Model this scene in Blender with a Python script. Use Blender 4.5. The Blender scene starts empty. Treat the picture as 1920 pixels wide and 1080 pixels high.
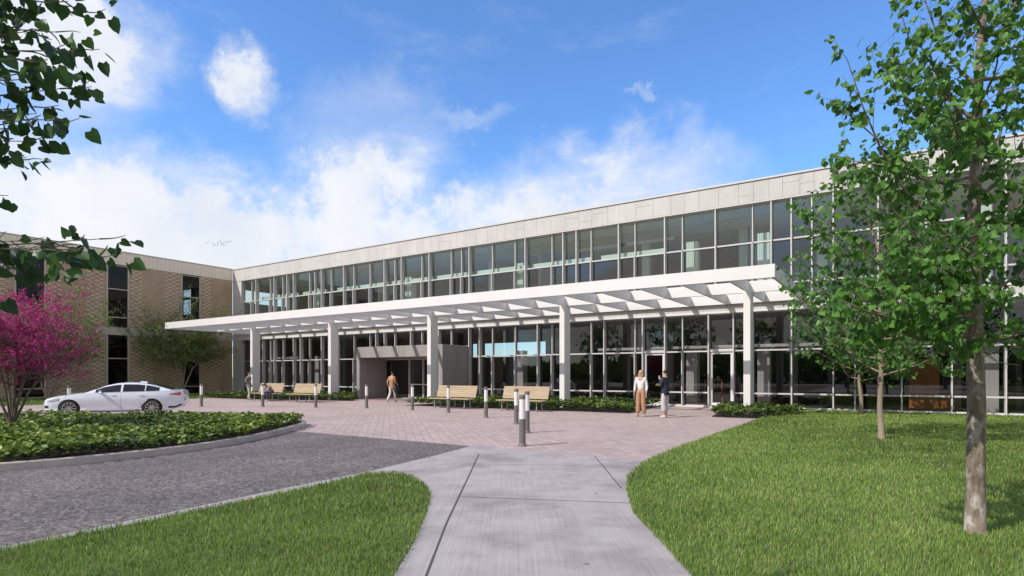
import bpy, bmesh, math, random
import numpy as np
from mathutils import Vector, Matrix, Euler
R_ = math.radians
random.seed(7)
RNG = np.random.default_rng(11)
S = bpy.context.scene
COL = S.collection

# ------------------------------------------------------------------ helpers
def link(o):
    COL.objects.link(o); return o

def tag(o, label=None, cat=None, group=None, kind=None):
    if label: o['label'] = label
    if cat: o['category'] = cat
    if group: o['group'] = group
    if kind: o['kind'] = kind
    return o

def empty(name, loc=(0, 0, 0), rz=0.0):
    o = bpy.data.objects.new(name, None)
    o.location = loc; o.rotation_euler = (0, 0, rz); o.empty_display_size = .2
    return link(o)

def copy_tree(o, parent=None):
    c = o.copy(); link(c)
    if parent is not None: c.parent = parent
    for ch in [x for x in COL.objects if x.parent == o]:
        copy_tree(ch, c)
    return c

class MB:
    """collects shapes and links them as one mesh object"""
    def __init__(s): s.v = []; s.f = []; s.m = []
    def add(s, vs, fs, mi=0):
        b = len(s.v); s.v += [tuple(v) for v in vs]
        for f in fs: s.f.append([b + i for i in f]); s.m.append(mi)
        return s
    def box(s, x0, x1, y0, y1, z0, z1, mi=0):
        vs = [(x0, y0, z0), (x1, y0, z0), (x1, y1, z0), (x0, y1, z0), (x0, y0, z1), (x1, y0, z1), (x1, y1, z1), (x0, y1, z1)]
        return s.add(vs, [(3, 2, 1, 0), (4, 5, 6, 7), (0, 1, 5, 4), (1, 2, 6, 5), (2, 3, 7, 6), (3, 0, 4, 7)], mi)
    def poly(s, pts, z, mi=0):
        return s.add([(p[0], p[1], z) for p in pts], [list(range(len(pts)))], mi)
    def prism(s, pts, z0, z1, mi=0):
        n = len(pts)
        a = sum(pts[i][0] * pts[(i + 1) % n][1] - pts[(i + 1) % n][0] * pts[i][1] for i in range(n))
        if a < 0: pts = pts[::-1]
        vs = [(p[0], p[1], z0) for p in pts] + [(p[0], p[1], z1) for p in pts]
        fs = [list(range(n))[::-1], list(range(n, 2 * n))] + [(i, (i + 1) % n, n + (i + 1) % n, n + i) for i in range(n)]
        return s.add(vs, fs, mi)
    def tube(s, pts, rad, n=8, mi=0, cap=True):
        pts = [Vector(p) for p in pts]
        if not hasattr(rad, '__len__'): rad = [rad] * len(pts)
        rings = []; up = Vector((0, 0, 1))
        for i, p in enumerate(pts):
            d = (pts[min(i + 1, len(pts) - 1)] - pts[max(i - 1, 0)]).normalized()
            a = d.cross(up if abs(d.z) < .95 else Vector((1, 0, 0))).normalized(); b = d.cross(a)
            rings.append([p + (a * math.cos(t) + b * math.sin(t)) * rad[i] for t in [2 * math.pi * k / n for k in range(n)]])
        vs = [v for r in rings for v in r]; fs = []
        for i in range(len(pts) - 1):
            for k in range(n):
                fs.append((i * n + k, (i + 1) * n + k, (i + 1) * n + (k + 1) % n, i * n + (k + 1) % n))
        if cap: fs += [list(range(n))[::-1], list(range((len(pts) - 1) * n, len(pts) * n))]
        return s.add(vs, fs, mi)
    def lathe(s, prof, n=20, c=(0, 0), mi=0):
        vs = [(c[0] + r * math.cos(2 * math.pi * k / n), c[1] + r * math.sin(2 * math.pi * k / n), z) for r, z in prof for k in range(n)]
        fs = [(i * n + k, i * n + (k + 1) % n, (i + 1) * n + (k + 1) % n, (i + 1) * n + k) for i in range(len(prof) - 1) for k in range(n)]
        fs += [list(range(n))[::-1], list(range((len(prof) - 1) * n, len(prof) * n))]
        return s.add(vs, fs, mi)
    def build(s, name, mats, parent=None, smooth=False, off=None):
        me = bpy.data.meshes.new(name)
        o3 = Vector((0, 0, 0))
        if parent is not None and off is None:
            p = parent
            while p is not None: o3 += Vector(p.location); p = p.parent
        vs = [(v[0] - o3.x, v[1] - o3.y, v[2] - o3.z) for v in s.v]
        me.from_pydata(vs, [], s.f)
        for m in (mats if isinstance(mats, (list, tuple)) else [mats]): me.materials.append(m)
        me.polygons.foreach_set('material_index', s.m)
        if smooth: me.polygons.foreach_set('use_smooth', [True] * len(s.f))
        me.update()
        o = link(bpy.data.objects.new(name, me))
        if parent is not None: o.parent = parent
        return o

def bevel(o, w=.01, seg=2):
    m = o.modifiers.new('Bevel', 'BEVEL'); m.width = w; m.segments = seg; m.limit_method = 'ANGLE'; m.angle_limit = R_(35)
    return o

def np_mesh(name, verts, faces, mats, attr=None, parent=None, off=(0, 0, 0), smooth=True):
    """faces: list of (k, array[n,k]) blocks"""
    me = bpy.data.meshes.new(name)
    verts = np.asarray(verts, dtype=np.float32) - np.asarray(off, dtype=np.float32)
    me.vertices.add(len(verts)); me.vertices.foreach_set('co', verts.ravel())
    loops = np.concatenate([f.ravel() for f in faces]).astype(np.int32)
    tot = np.concatenate([np.full(len(f), f.shape[1], dtype=np.int32) for f in faces])
    st = np.concatenate([[0], np.cumsum(tot)[:-1]]).astype(np.int32)
    me.loops.add(len(loops)); me.loops.foreach_set('vertex_index', loops)
    me.polygons.add(len(tot)); me.polygons.foreach_set('loop_start', st); me.polygons.foreach_set('loop_total', tot)
    me.polygons.foreach_set('use_smooth', np.full(len(tot), smooth))
    if attr is not None:
        a = me.attributes.new('rnd', 'FLOAT', 'POINT'); a.data.foreach_set('value', np.asarray(attr, dtype=np.float32))
    for m in (mats if isinstance(mats, (list, tuple)) else [mats]): me.materials.append(m)
    me.update(calc_edges=True); me.validate()
    o = link(bpy.data.objects.new(name, me))
    if parent is not None: o.parent = parent
    return o

# camera model: a point seen at photo pixel (x, y) at camera depth t
FPX, CX, HZ, EZ, YAW = 1090.0, 960.0, 703.5, 1.52, R_(33.15)
FW = (-math.sin(YAW), math.cos(YAW)); RT = (math.cos(YAW), math.sin(YAW))
def at(x, y, t):
    u = (x - CX) / FPX
    return Vector(((FW[0] + u * RT[0]) * t, (FW[1] + u * RT[1]) * t, EZ - (y - HZ) * t / FPX))
def depth_np(P): return P[:, 0] * FW[0] + P[:, 1] * FW[1]
def lat_np(P): return P[:, 0] * RT[0] + P[:, 1] * RT[1]

# ------------------------------------------------------------------ materials
def srgb(h):
    c = [int(h[i:i + 2], 16) / 255 for i in (0, 2, 4)]
    return tuple((x / 12.92 if x <= .04045 else ((x + .055) / 1.055) ** 2.4) for x in c) + (1,)
def c4(c): return tuple(c) + (1,) if len(c) == 3 else tuple(c)

class NT:
    def __init__(s, nt): s.nt = nt
    def n(s, t, **kw):
        nd = s.nt.nodes.new(t)
        for k, v in kw.items():
            if k.startswith('i_'):
                key = k[2:]; key = int(key) if key.isdigit() else key.replace('_', ' ')
                s.set(nd.inputs[key], v)
            else: setattr(nd, k, v)
        return nd
    def set(s, inp, v):
        if isinstance(v, bpy.types.NodeSocket): s.nt.links.new(v, inp)
        else: inp.default_value = v
    def math(s, op, a, b=None, clamp=False):
        nd = s.nt.nodes.new('ShaderNodeMath'); nd.operation = op; nd.use_clamp = clamp
        s.set(nd.inputs[0], a)
        if b is not None: s.set(nd.inputs[1], b)
        return nd.outputs[0]
    def mix(s, f, a, b, bt='MIX'):
        nd = s.nt.nodes.new('ShaderNodeMix'); nd.data_type = 'RGBA'; nd.blend_type = bt
        s.set(nd.inputs[0], f); s.set(nd.inputs[6], a); s.set(nd.inputs[7], b)
        return nd.outputs[2]
    def ramp(s, f, stops):
        nd = s.nt.nodes.new('ShaderNodeValToRGB'); s.set(nd.inputs[0], f)
        el = nd.color_ramp.elements
        while len(el) < len(stops): el.new(.5)
        for e, (p, c) in zip(el, stops): e.position = p; e.color = c4(c)
        return nd.outputs[0]
    def noise(s, vec, scale, detail=3, rough=.55):
        nd = s.nt.nodes.new('ShaderNodeTexNoise'); s.set(nd.inputs['Vector'], vec)
        nd.inputs['Scale'].default_value = scale; nd.inputs['Detail'].default_value = detail; nd.inputs['Roughness'].default_value = rough
        return nd.outputs[0]
    def maprange(s, v, a, b, c=0., d=1., smooth=False):
        nd = s.nt.nodes.new('ShaderNodeMapRange'); nd.interpolation_type = 'SMOOTHSTEP' if smooth else 'LINEAR'
        for k, q in zip(range(5), (v, a, b, c, d)): s.set(nd.inputs[k], q)
        return nd.outputs[0]
    def pos(s, scale=(1, 1, 1), rot=(0, 0, 0), obj=False):
        g = s.n('ShaderNodeTexCoord').outputs['Object'] if obj else s.n('ShaderNodeNewGeometry').outputs['Position']
        m = s.n('ShaderNodeMapping'); s.set(m.inputs['Vector'], g); m.inputs['Scale'].default_value = scale; m.inputs['Rotation'].default_value = rot
        return m.outputs[0]

def new_mat(name):
    m = bpy.data.materials.new(name); m.use_nodes = True; m.node_tree.nodes.clear()
    t = NT(m.node_tree); out = t.n('ShaderNodeOutputMaterial'); p = t.n('ShaderNodeBsdfPrincipled')
    t.set(out.inputs[0], p.outputs[0])
    return m, t, p, out

def mat(name, col, rough=.6, metal=0., var=.12, scale=3., bump=0., bscale=40., coat=0., spec=.5, obj=False, stretch=(1, 1, 1)):
    m, t, p, out = new_mat(name); col = c4(col)
    v = t.pos(stretch, obj=obj)
    n1 = t.noise(v, scale, 4); n2 = t.noise(v, scale * 9, 3)
    f = t.math('ADD', t.math('MULTIPLY', n1, .65), t.math('MULTIPLY', n2, .35))
    lo = tuple(c * (1 - var) for c in col[:3]); hi = tuple(min(1, c * (1 + var)) for c in col[:3])
    t.set(p.inputs['Base Color'], t.ramp(f, [(.3, lo), (.7, hi)]))
    p.inputs['Roughness'].default_value = rough; p.inputs['Metallic'].default_value = metal
    p.inputs['Specular IOR Level'].default_value = spec
    if coat: p.inputs['Coat Weight'].default_value = coat; p.inputs['Coat Roughness'].default_value = .03
    if bump:
        b = t.n('ShaderNodeBump'); b.inputs['Strength'].default_value = bump; b.inputs['Distance'].default_value = .01
        t.set(b.inputs['Height'], t.noise(v, bscale, 4)); t.set(p.inputs['Normal'], b.outputs[0])
    return m

def leaf_mat(name, stops, trans=.35, rough=.45, tcol=None):
    m, t, p, out = new_mat(name)
    a = t.n('ShaderNodeAttribute', attribute_name='rnd').outputs['Fac']
    col = t.ramp(a, stops); t.set(p.inputs['Base Color'], col); p.inputs['Roughness'].default_value = rough
    p.inputs['Specular IOR Level'].default_value = .35
    tr = t.n('ShaderNodeBsdfTranslucent'); t.set(tr.inputs[0], t.mix(.5, col, c4(tcol)) if tcol else col)
    mx = t.n('ShaderNodeMixShader'); mx.inputs[0].default_value = trans
    t.set(mx.inputs[1], p.outputs[0]); t.set(mx.inputs[2], tr.outputs[0]); t.set(out.inputs[0], mx.outputs[0])
    return m

def glass_mat(name, tint, boost=1.0, base=.03, gloss=.0):
    m, t, p, out = new_mat(name); m.node_tree.nodes.remove(p)
    tr = t.n('ShaderNodeBsdfTransparent'); tr.inputs[0].default_value = c4(tint)
    gl = t.n('ShaderNodeBsdfGlossy'); gl.inputs['Roughness'].default_value = gloss; gl.inputs[0].default_value = (.92, .93, .92, 1)
    ge = t.n('ShaderNodeNewGeometry'); dt = t.n('ShaderNodeVectorMath', operation='DOT_PRODUCT')
    t.set(dt.inputs[0], ge.outputs['Normal']); t.set(dt.inputs[1], ge.outputs['Incoming'])
    q = t.math('POWER', t.math('SUBTRACT', 1., t.math('ABSOLUTE', dt.outputs['Value']), clamp=True), 5.)
    f = t.math('ADD', t.math('MULTIPLY', t.math('ADD', .04, t.math('MULTIPLY', q, .96)), boost), base, clamp=True)
    mx = t.n('ShaderNodeMixShader'); t.set(mx.inputs[0], f); t.set(mx.inputs[1], tr.outputs[0]); t.set(mx.inputs[2], gl.outputs[0])
    t.set(out.inputs[0], mx.outputs[0])
    return m

M = {}
M['white_metal'] = mat('white painted steel', (.72, .71, .70), .5, var=.05, scale=1.2)
M['mullion'] = mat('pale aluminium', (.60, .585, .575), .4, var=.05, scale=2, spec=.5)
M['concrete'] = mat('pale cast panel', (.55, .535, .52), .75, var=.13, scale=.9, bump=.08, bscale=25, stretch=(1, 1, .35))
M['joint_pale'] = mat('pale joint', (.40, .385, .37), .9, var=.1)
M['joint'] = mat('dark joint', (.28, .265, .255), .9, var=.1)
M['groove'] = mat('dirty groove', (.075, .068, .068), .95, var=.2)
M['portal'] = mat('grey board concrete', (.30, .285, .27), .8, var=.16, scale=1.1, bump=.15, bscale=18, stretch=(1.4, 1.4, .4))
M['column'] = mat('white plaster column', (.74, .72, .70), .6, var=.05, scale=1.5, bump=.05)
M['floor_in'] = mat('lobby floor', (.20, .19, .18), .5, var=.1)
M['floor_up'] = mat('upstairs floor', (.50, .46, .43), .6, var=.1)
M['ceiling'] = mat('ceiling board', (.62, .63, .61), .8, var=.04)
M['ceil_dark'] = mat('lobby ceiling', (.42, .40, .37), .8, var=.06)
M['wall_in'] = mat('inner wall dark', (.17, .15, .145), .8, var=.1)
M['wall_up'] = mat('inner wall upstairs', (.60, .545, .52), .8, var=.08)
M['roofing'] = mat('roof membrane', (.45, .44, .43), .9)
M['glass_up'] = glass_mat('upper glazing', (.73, .86, .80), 1.25, .06)
M['glass_low'] = glass_mat('lower glazing', (.60, .60, .605), 1.3, .03)
M['glass_wing'] = glass_mat('wing glazing', (.40, .41, .41), .5, .0)
M['wood_in'] = mat('reddish wood panel', (.65, .26, .095), .45, var=.22, scale=2, stretch=(9, 9, .6))
M['alu_dark'] = mat('bollard grey', (.16, .145, .14), .5, var=.08, obj=True)
M['bol_white'] = mat('frosted white lens', (.78, .76, .75), .35, var=.03, obj=True)
M['bench_wood'] = mat('pale bench timber', (.42, .325, .215), .65, var=.3, scale=1.6, bump=.05, obj=True, stretch=(.7, 7, 7))
M['bench_metal'] = mat('grey bench casting', (.30, .30, .30), .5, var=.08, obj=True)
M['kerb'] = mat('concrete kerb', (.50, .45, .40), .85, var=.2, scale=2.2, bump=.2, bscale=50)
M['soil'] = mat('dark mulch', (.035, .026, .018), .95, var=.4, scale=8, bump=.6, bscale=30)
def bark():
    m, t, p, o = new_mat('mottled bark'); v = t.pos((1, 1, .55)); v2 = t.pos((1, 1, .28))
    c = t.ramp(t.noise(v2, 30, 5, .65), [(.30, (.085, .068, .050)), (.55, (.215, .172, .125)), (.75, (.30, .245, .185))])
    c = t.mix(t.maprange(t.noise(v, 11, 5, .6), .52, .66, 0., .8), c, (.46, .43, .39, 1))
    c = t.mix(t.maprange(t.noise(v, 5, 3), .58, .72, 0., .5), c, (.26, .18, .085, 1))
    t.set(p.inputs['Base Color'], c); p.inputs['Roughness'].default_value = .9
    b = t.n('ShaderNodeBump'); b.inputs['Strength'].default_value = .9; b.inputs['Distance'].default_value = .012
    t.set(b.inputs['Height'], t.noise(v2, 42, 6, .7)); t.set(p.inputs['Normal'], b.outputs[0]); M['bark'] = m
bark()
M['bark_dark'] = mat('dark bark', (.16, .125, .095), .9, var=.4, scale=7, bump=.7, bscale=35, stretch=(1, 1, .4))
M['bark_pale'] = mat('pale smooth bark', (.27, .215, .158), .85, var=.3, scale=6, bump=.4, bscale=30, stretch=(1, 1, .4))
M['leaf'] = leaf_mat('heart leaf', [(0, (.032, .088, .016)), (.5, (.072, .185, .026)), (1, (.14, .31, .050))], .38, .42, (.16, .34, .03))
M['leaf_shaded'] = leaf_mat('shaded heart leaf', [(0, (.016, .040, .018)), (.5, (.034, .085, .026)), (1, (.065, .150, .036))], .3, .42, (.10, .22, .03))  # copy of the heart leaf with shade painted into its colours
M['leaf_far'] = leaf_mat('small leaf', [(0, (.030, .085, .018)), (.5, (.064, .160, .030)), (1, (.125, .265, .052))], .35, .5, (.14, .30, .04))
M['leaf_olive'] = leaf_mat('olive leaf', [(0, (.075, .120, .028)), (.5, (.155, .25, .055)), (1, (.28, .40, .11))], .3, .55, (.16, .2, .05))
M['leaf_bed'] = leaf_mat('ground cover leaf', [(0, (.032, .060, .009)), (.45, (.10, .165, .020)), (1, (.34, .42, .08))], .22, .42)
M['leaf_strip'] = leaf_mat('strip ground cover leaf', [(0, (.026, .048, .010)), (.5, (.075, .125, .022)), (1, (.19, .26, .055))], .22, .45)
M['blossom'] = leaf_mat('magenta blossom', [(0, (.22, .012, .085)), (.5, (.44, .028, .185)), (1, (.66, .09, .34))], .3, .6)
M['grass'] = leaf_mat('grass blade', [(0, (.080, .116, .028)), (.30, (.160, .246, .050)), (.60, (.245, .362, .076)), (.9, (.35, .47, .135)), (1, (.44, .38, .22))], .32, .55)
M['glass_car'] = None

def ground_mats():
    # pavers laid on the diagonal
    m, t, p, o = new_mat('pinkish pavers')
    v = t.pos((1, 1, 1), (0, 0, R_(45)))
    b = t.n('ShaderNodeTexBrick'); t.set(b.inputs['Vector'], v)
    b.inputs['Color1'].default_value = (.46, .365, .345, 1); b.inputs['Color2'].default_value = (.385, .31, .295, 1); b.inputs['Mortar'].default_value = (.28, .245, .235, 1)
    b.inputs['Scale'].default_value = 1; b.inputs['Brick Width'].default_value = .40; b.inputs['Row Height'].default_value = .20; b.inputs['Mortar Size'].default_value = .010; b.inputs['Mortar Smooth'].default_value = .4
    b.offset = .5
    n1 = t.noise(v, .35, 4); n2 = t.noise(v, 6, 3)
    c = t.mix(1., b.outputs[0], t.ramp(n1, [(.25, (.88, .88, .89)), (.75, (1.1, 1.08, 1.07))]), 'MULTIPLY')
    c = t.mix(1., c, t.ramp(n2, [(.25, (.88, .88, .88)), (.75, (1.1, 1.1, 1.1))]), 'MULTIPLY')
    t.set(p.inputs['Base Color'], c); p.inputs['Roughness'].default_value = .8; p.inputs['Specular IOR Level'].default_value = .25
    bp = t.n('ShaderNodeBump'); bp.inputs['Strength'].default_value = .35; bp.inputs['Distance'].default_value = .01
    t.set(bp.inputs['Height'], t.math('SUBTRACT', t.math('MULTIPLY', n2, .3), b.outputs[1])); t.set(p.inputs['Normal'], bp.outputs[0])
    M['paver'] = m
    # asphalt
    m, t, p, o = new_mat('worn asphalt')
    v = t.pos()
    vo = t.n('ShaderNodeTexVoronoi'); t.set(vo.inputs['Vector'], v); vo.inputs['Scale'].default_value = 26
    vo2 = t.n('ShaderNodeTexVoronoi'); t.set(vo2.inputs['Vector'], v); vo2.inputs['Scale'].default_value = 75
    sp = t.n('ShaderNodeSeparateColor'); t.set(sp.inputs[0], vo.outputs['Color'])
    sp2 = t.n('ShaderNodeSeparateColor'); t.set(sp2.inputs[0], vo2.outputs['Color'])
    f = t.math('ADD', t.math('MULTIPLY', sp.outputs[0], .55), t.math('MULTIPLY', sp2.outputs[0], .45))
    c = t.ramp(f, [(.12, (.072, .064, .066)), (.5, (.135, .121, .123)), (.88, (.29, .262, .258))])
    c = t.mix(1., c, t.ramp(t.noise(v, .5, 5), [(.3, (.82, .82, .83)), (.7, (1.15, 1.14, 1.13))]), 'MULTIPLY')
    c = t.mix(1., c, t.ramp(t.noise(t.pos((1.6, .16, 1)), 1., 4), [(.3, (.86, .85, .85)), (.7, (1.14, 1.12, 1.10))]), 'MULTIPLY')
    t.set(p.inputs['Base Color'], c); p.inputs['Roughness'].default_value = .85; p.inputs['Specular IOR Level'].default_value = .25
    bp = t.n('ShaderNodeBump'); bp.inputs['Strength'].default_value = .5; bp.inputs['Distance'].default_value = .012
    t.set(bp.inputs['Height'], f); t.set(p.inputs['Normal'], bp.outputs[0])
    M['asphalt'] = m
    # broom finished path
    m, t, p, o = new_mat('broomed concrete')
    v = t.pos((1, 1, 1), (0, 0, R_(-33.15)))
    vb = t.n('ShaderNodeMapping'); t.set(vb.inputs[0], v); vb.inputs['Scale'].default_value = (44, .7, 1); vb = vb.outputs[0]
    br = t.noise(vb, 1.0, 3, .6)
    st = t.noise(v, .8, 5, .6); st2 = t.noise(v, 2.6, 4)
    c = t.ramp(br, [(.25, (.325, .298, .302)), (.75, (.405, .373, .374))])
    c = t.mix(1., c, t.ramp(st, [(.32, (.70, .68, .69)), (.50, (1., 1., 1.)), (.8, (1.08, 1.07, 1.06))]), 'MULTIPLY')
    c = t.mix(1., c, t.ramp(st2, [(.28, (.86, .85, .87)), (.6, (1.04, 1.04, 1.04))]), 'MULTIPLY')
    spk = t.n('ShaderNodeTexVoronoi'); t.set(spk.inputs['Vector'], v); spk.inputs['Scale'].default_value = 1.25
    c = t.mix(t.maprange(spk.outputs['Distance'], .035, .05, .55, 0.), c, (.10, .085, .09, 1))
    t.set(p.inputs['Base Color'], c); p.inputs['Roughness'].default_value = .85; p.inputs['Specular IOR Level'].default_value = .25
    bp = t.n('ShaderNodeBump'); bp.inputs['Strength'].default_value = .35; bp.inputs['Distance'].default_value = .006
    t.set(bp.inputs['Height'], br); t.set(p.inputs['Normal'], bp.outputs[0])
    M['path'] = m
    m, t, p, o = new_mat('lawn soil')
    v = t.pos(); n = t.noise(v, 25, 5)
    t.set(p.inputs['Base Color'], t.ramp(n, [(.3, (.045, .07, .018)), (.7, (.11, .18, .04))])); p.inputs['Roughness'].default_value = .95
    M['lawn'] = m
    m, t, p, o = new_mat('far grass')
    v = t.pos(); n = t.noise(v, .4, 6)
    t.set(p.inputs['Base Color'], t.ramp(n, [(.3, (.06, .10, .025)), (.7, (.12, .17, .045))])); p.inputs['Roughness'].default_value = .95
    M['far_grass'] = m
    # wing brick (wall lies in the YZ plane)
    m, t, p, o = new_mat('brown brick')
    g = t.n('ShaderNodeNewGeometry').outputs['Position']; sp = t.n('ShaderNodeSeparateXYZ'); t.set(sp.inputs[0], g)
    cb = t.n('ShaderNodeCombineXYZ'); t.set(cb.inputs[0], t.math('ADD', sp.outputs[1], sp.outputs[0])); t.set(cb.inputs[1], sp.outputs[2])
    b = t.n('ShaderNodeTexBrick'); t.set(b.inputs['Vector'], cb.outputs[0])
    b.inputs['Color1'].default_value = (.46, .335, .215, 1); b.inputs['Color2'].default_value = (.395, .283, .182, 1); b.inputs['Mortar'].default_value = (.40, .32, .24, 1)
    b.inputs['Scale'].default_value = 1; b.inputs['Brick Width'].default_value = .22; b.inputs['Row Height'].default_value = .075; b.inputs['Mortar Size'].default_value = .006
    c = t.mix(1., b.outputs[0], t.ramp(t.noise(g, 1.2, 5), [(.3, (.86, .86, .86)), (.7, (1.1, 1.1, 1.1))]), 'MULTIPLY')
    t.set(p.inputs['Base Color'], c); p.inputs['Roughness'].default_value = .85
    M['brick'] = m
    m, t, p, o = new_mat('stack bond pale brick')
    b = t.n('ShaderNodeTexBrick'); t.set(b.inputs['Vector'], cb2(t))
    b.inputs['Color1'].default_value = (.90, .78, .62, 1); b.inputs['Color2'].default_value = (.86, .74, .59, 1); b.inputs['Mortar'].default_value = (.58, .51, .43, 1)
    b.inputs['Scale'].default_value = 1; b.inputs['Brick Width'].default_value = .3; b.inputs['Row Height'].default_value = .15; b.inputs['Mortar Size'].default_value = .012; b.offset = 0.
    t.set(p.inputs['Base Color'], b.outputs[0]); p.inputs['Roughness'].default_value = .85
    M['pale_brick'] = m
def cb2(t):
    g = t.n('ShaderNodeNewGeometry').outputs['Position']; sp = t.n('ShaderNodeSeparateXYZ'); t.set(sp.inputs[0], g)
    cb = t.n('ShaderNodeCombineXYZ'); t.set(cb.inputs[0], t.math('ADD', sp.outputs[1], sp.outputs[0])); t.set(cb.inputs[1], sp.outputs[2])
    return cb.outputs[0]
ground_mats()
M['out_brick'] = mat('pale projecting brick', (.68, .56, .42), .85, var=.12, scale=4)
M['band'] = mat('pale stone band', (.54, .47, .38), .8, var=.08)

# ------------------------------------------------------------------ ground
def struct(o, name=None): o['kind'] = 'structure'; return o
struct(MB().poly([(-400, -300), (400, -300), (400, 500), (-400, 500)], -.03).build('ground', M['far_grass']))
struct(MB().poly([(-60, -60), (9, -60), (9, 28.3), (-60, 28.3)], -.004).build('plaza_paving', M['paver']))
OUT_KERB = [(-13.4, .2), (-12.3, 2.0), (-11.74, 3.3), (-11.52, 4.5), (-11.60, 5.84), (-12.05, 7.4), (-12.95, 8.95), (-13.75, 10.1), (-14.2, 10.75), (-14.75, 11.3), (-15.3, 11.6),
            (-15.9, 11.45), (-16.8, 10.86), (-17.78, 10.2), (-19.18, 9.3), (-20.58, 8.39), (-21.97, 7.48), (-23.4, 6.5), (-25.4, 5.2), (-27, 3.5), (-27, .2)]
struct(MB().poly([(-11.0, -40), (-6.60, -40), (-6.60, 1.83), (-6.66, 3.0), (-6.78, 4.4), (-6.92, 6.54), (-7.2, 8.3), (-7.55, 9.97), (-13.6, 10.02), (-16, 10.05), (-16, -40)], 0.).build('asphalt_road', M['asphalt']))
LAWN_L = [(-6.42, -2), (-6.42, 1.8), (-6.45, 2.8), (-6.50, 4.2), (-6.62, 5.6), (-6.70, 6.25), (-6.45, 6.50), (-5.95, 6.40), (-5.30, 5.98), (-4.78, 5.45), (-4.33, 4.89), (-3.66, 3.96), (-3.19, 3.24), (-2.6, 2.3), (-1.6, .6), (-.2, -2)]
LAWN_R = [(1.6, -2), (-.4, 2.9), (-1.27, 4.43), (-1.76, 5.18), (-2.35, 6.06), (-2.90, 7.2), (-3.28, 8.2), (-3.56, 9.54), (-3.74, 11.62), (-3.76, 14.45), (-3.76, 19.2), (-3.80, 21.6), (-3.82, 26.2), (-3.82, 28.0), (9, 28.0), (9, -2)]
struct(MB().poly([(-6.60, -30), (-6.60, 1.83), (-6.66, 3.0), (-6.78, 4.4), (-6.92, 6.54), (-7.2, 8.3), (-7.55, 9.97), (-7.42, 10.06), (-4.7, 10.0), (-3.40, 10.08), (-3.0, 8.1), (-1.6, 5.9), (.6, 2.7), (3.2, -2), (8, -30)], .004).build('concrete_path', M['path']))
jm = MB()
def strip(p, q, w, z):
    d = Vector((q[0] - p[0], q[1] - p[1], 0)).normalized(); n = Vector((-d.y, d.x, 0)) * w / 2
    jm.add([(p[0] + n.x, p[1] + n.y, z), (p[0] - n.x, p[1] - n.y, z), (q[0] - n.x, q[1] - n.y, z), (q[0] + n.x, q[1] + n.y, z)], [(0, 1, 2, 3)])
for a, b in zip([(-6.63, 8.99), (-5.22, 6.8), (-3.78, 4.56), (-2.95, 3.33)], [(-5.22, 6.8), (-3.78, 4.56), (-2.95, 3.33), (.3, -1.5)]): strip(a, b, .018, .008)
strip((-4.67, 9.98), (-3.02, 7.30), .016, .008)
for a, b in (((-6.0, 7.95), (-3.75, 9.05)), ((-4.55, 5.7), (-2.55, 6.55)), ((-2.9, 3.3), (-1.2, 4.1))): strip(a, b, .012, .0078)
struct(jm.build('path_joint', M['groove']))
dm = MB(); dm.box(-26.7, -3.9, 21.30, 21.42, -.01, .003)
struct(dm.build('drain_channel', M['joint']))
struct(MB().poly(LAWN_L, .012).build('lawn_left', M['lawn']))
struct(MB().poly(LAWN_R, .012).build('lawn_right', M['lawn']))
STRIP = [(-46.35, -10), (-37.0, -10), (-36.3, 9), (-36.9, 14), (-37.6, 19.5), (-38.9, 22.2), (-40.2, 28.0), (-46.35, 28.0)]
struct(MB().poly(STRIP, .006).build('lawn_strip', M['lawn']))

def inset(pts, d):
    n = len(pts); out = []
    a = sum(pts[i][0] * pts[(i + 1) % n][1] - pts[(i + 1) % n][0] * pts[i][1] for i in range(n))
    s = 1 if a > 0 else -1
    for i in range(n):
        p0, p1, p2 = Vector(pts[i - 1]), Vector(pts[i]), Vector(pts[(i + 1) % n])
        d1 = (p1 - p0).normalized(); d2 = (p2 - p1).normalized()
        nrm = (Vector((-d1.y, d1.x)) + Vector((-d2.y, d2.x))).normalized() * s
        k = d / max(.5, nrm.dot(Vector((-d1.y, d1.x)) * s))
        out.append(tuple(p1 + nrm * k))
    return out
def chaikin(pts, it=2):
    for _ in range(it):
        q = []
        for i in range(len(pts)):
            a, b = pts[i], pts[(i + 1) % len(pts)]
            q += [(a[0] * .75 + b[0] * .25, a[1] * .75 + b[1] * .25), (a[0] * .25 + b[0] * .75, a[1] * .25 + b[1] * .75)]
        pts = q
    return pts
KO = chaikin(OUT_KERB, 2); KI = inset(KO, .15)
km = MB(); n = len(KO)
vs = [(p[0], p[1], -.02) for p in KO] + [(p[0], p[1], .13) for p in KO] + [(p[0], p[1], .13) for p in KI] + [(p[0], p[1], -.02) for p in KI]
fs = []
for i in range(n):
    j = (i + 1) % n
    for k in range(3): fs.append((k * n + i, k * n + j, (k + 1) * n + j, (k + 1) * n + i))
km.add(vs, fs); ko = km.build('island_kerb', M['kerb']); struct(ko); bevel(ko, .02, 2)
struct(MB().poly(KI, .09).build('planting_soil', M['soil']))

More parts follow.
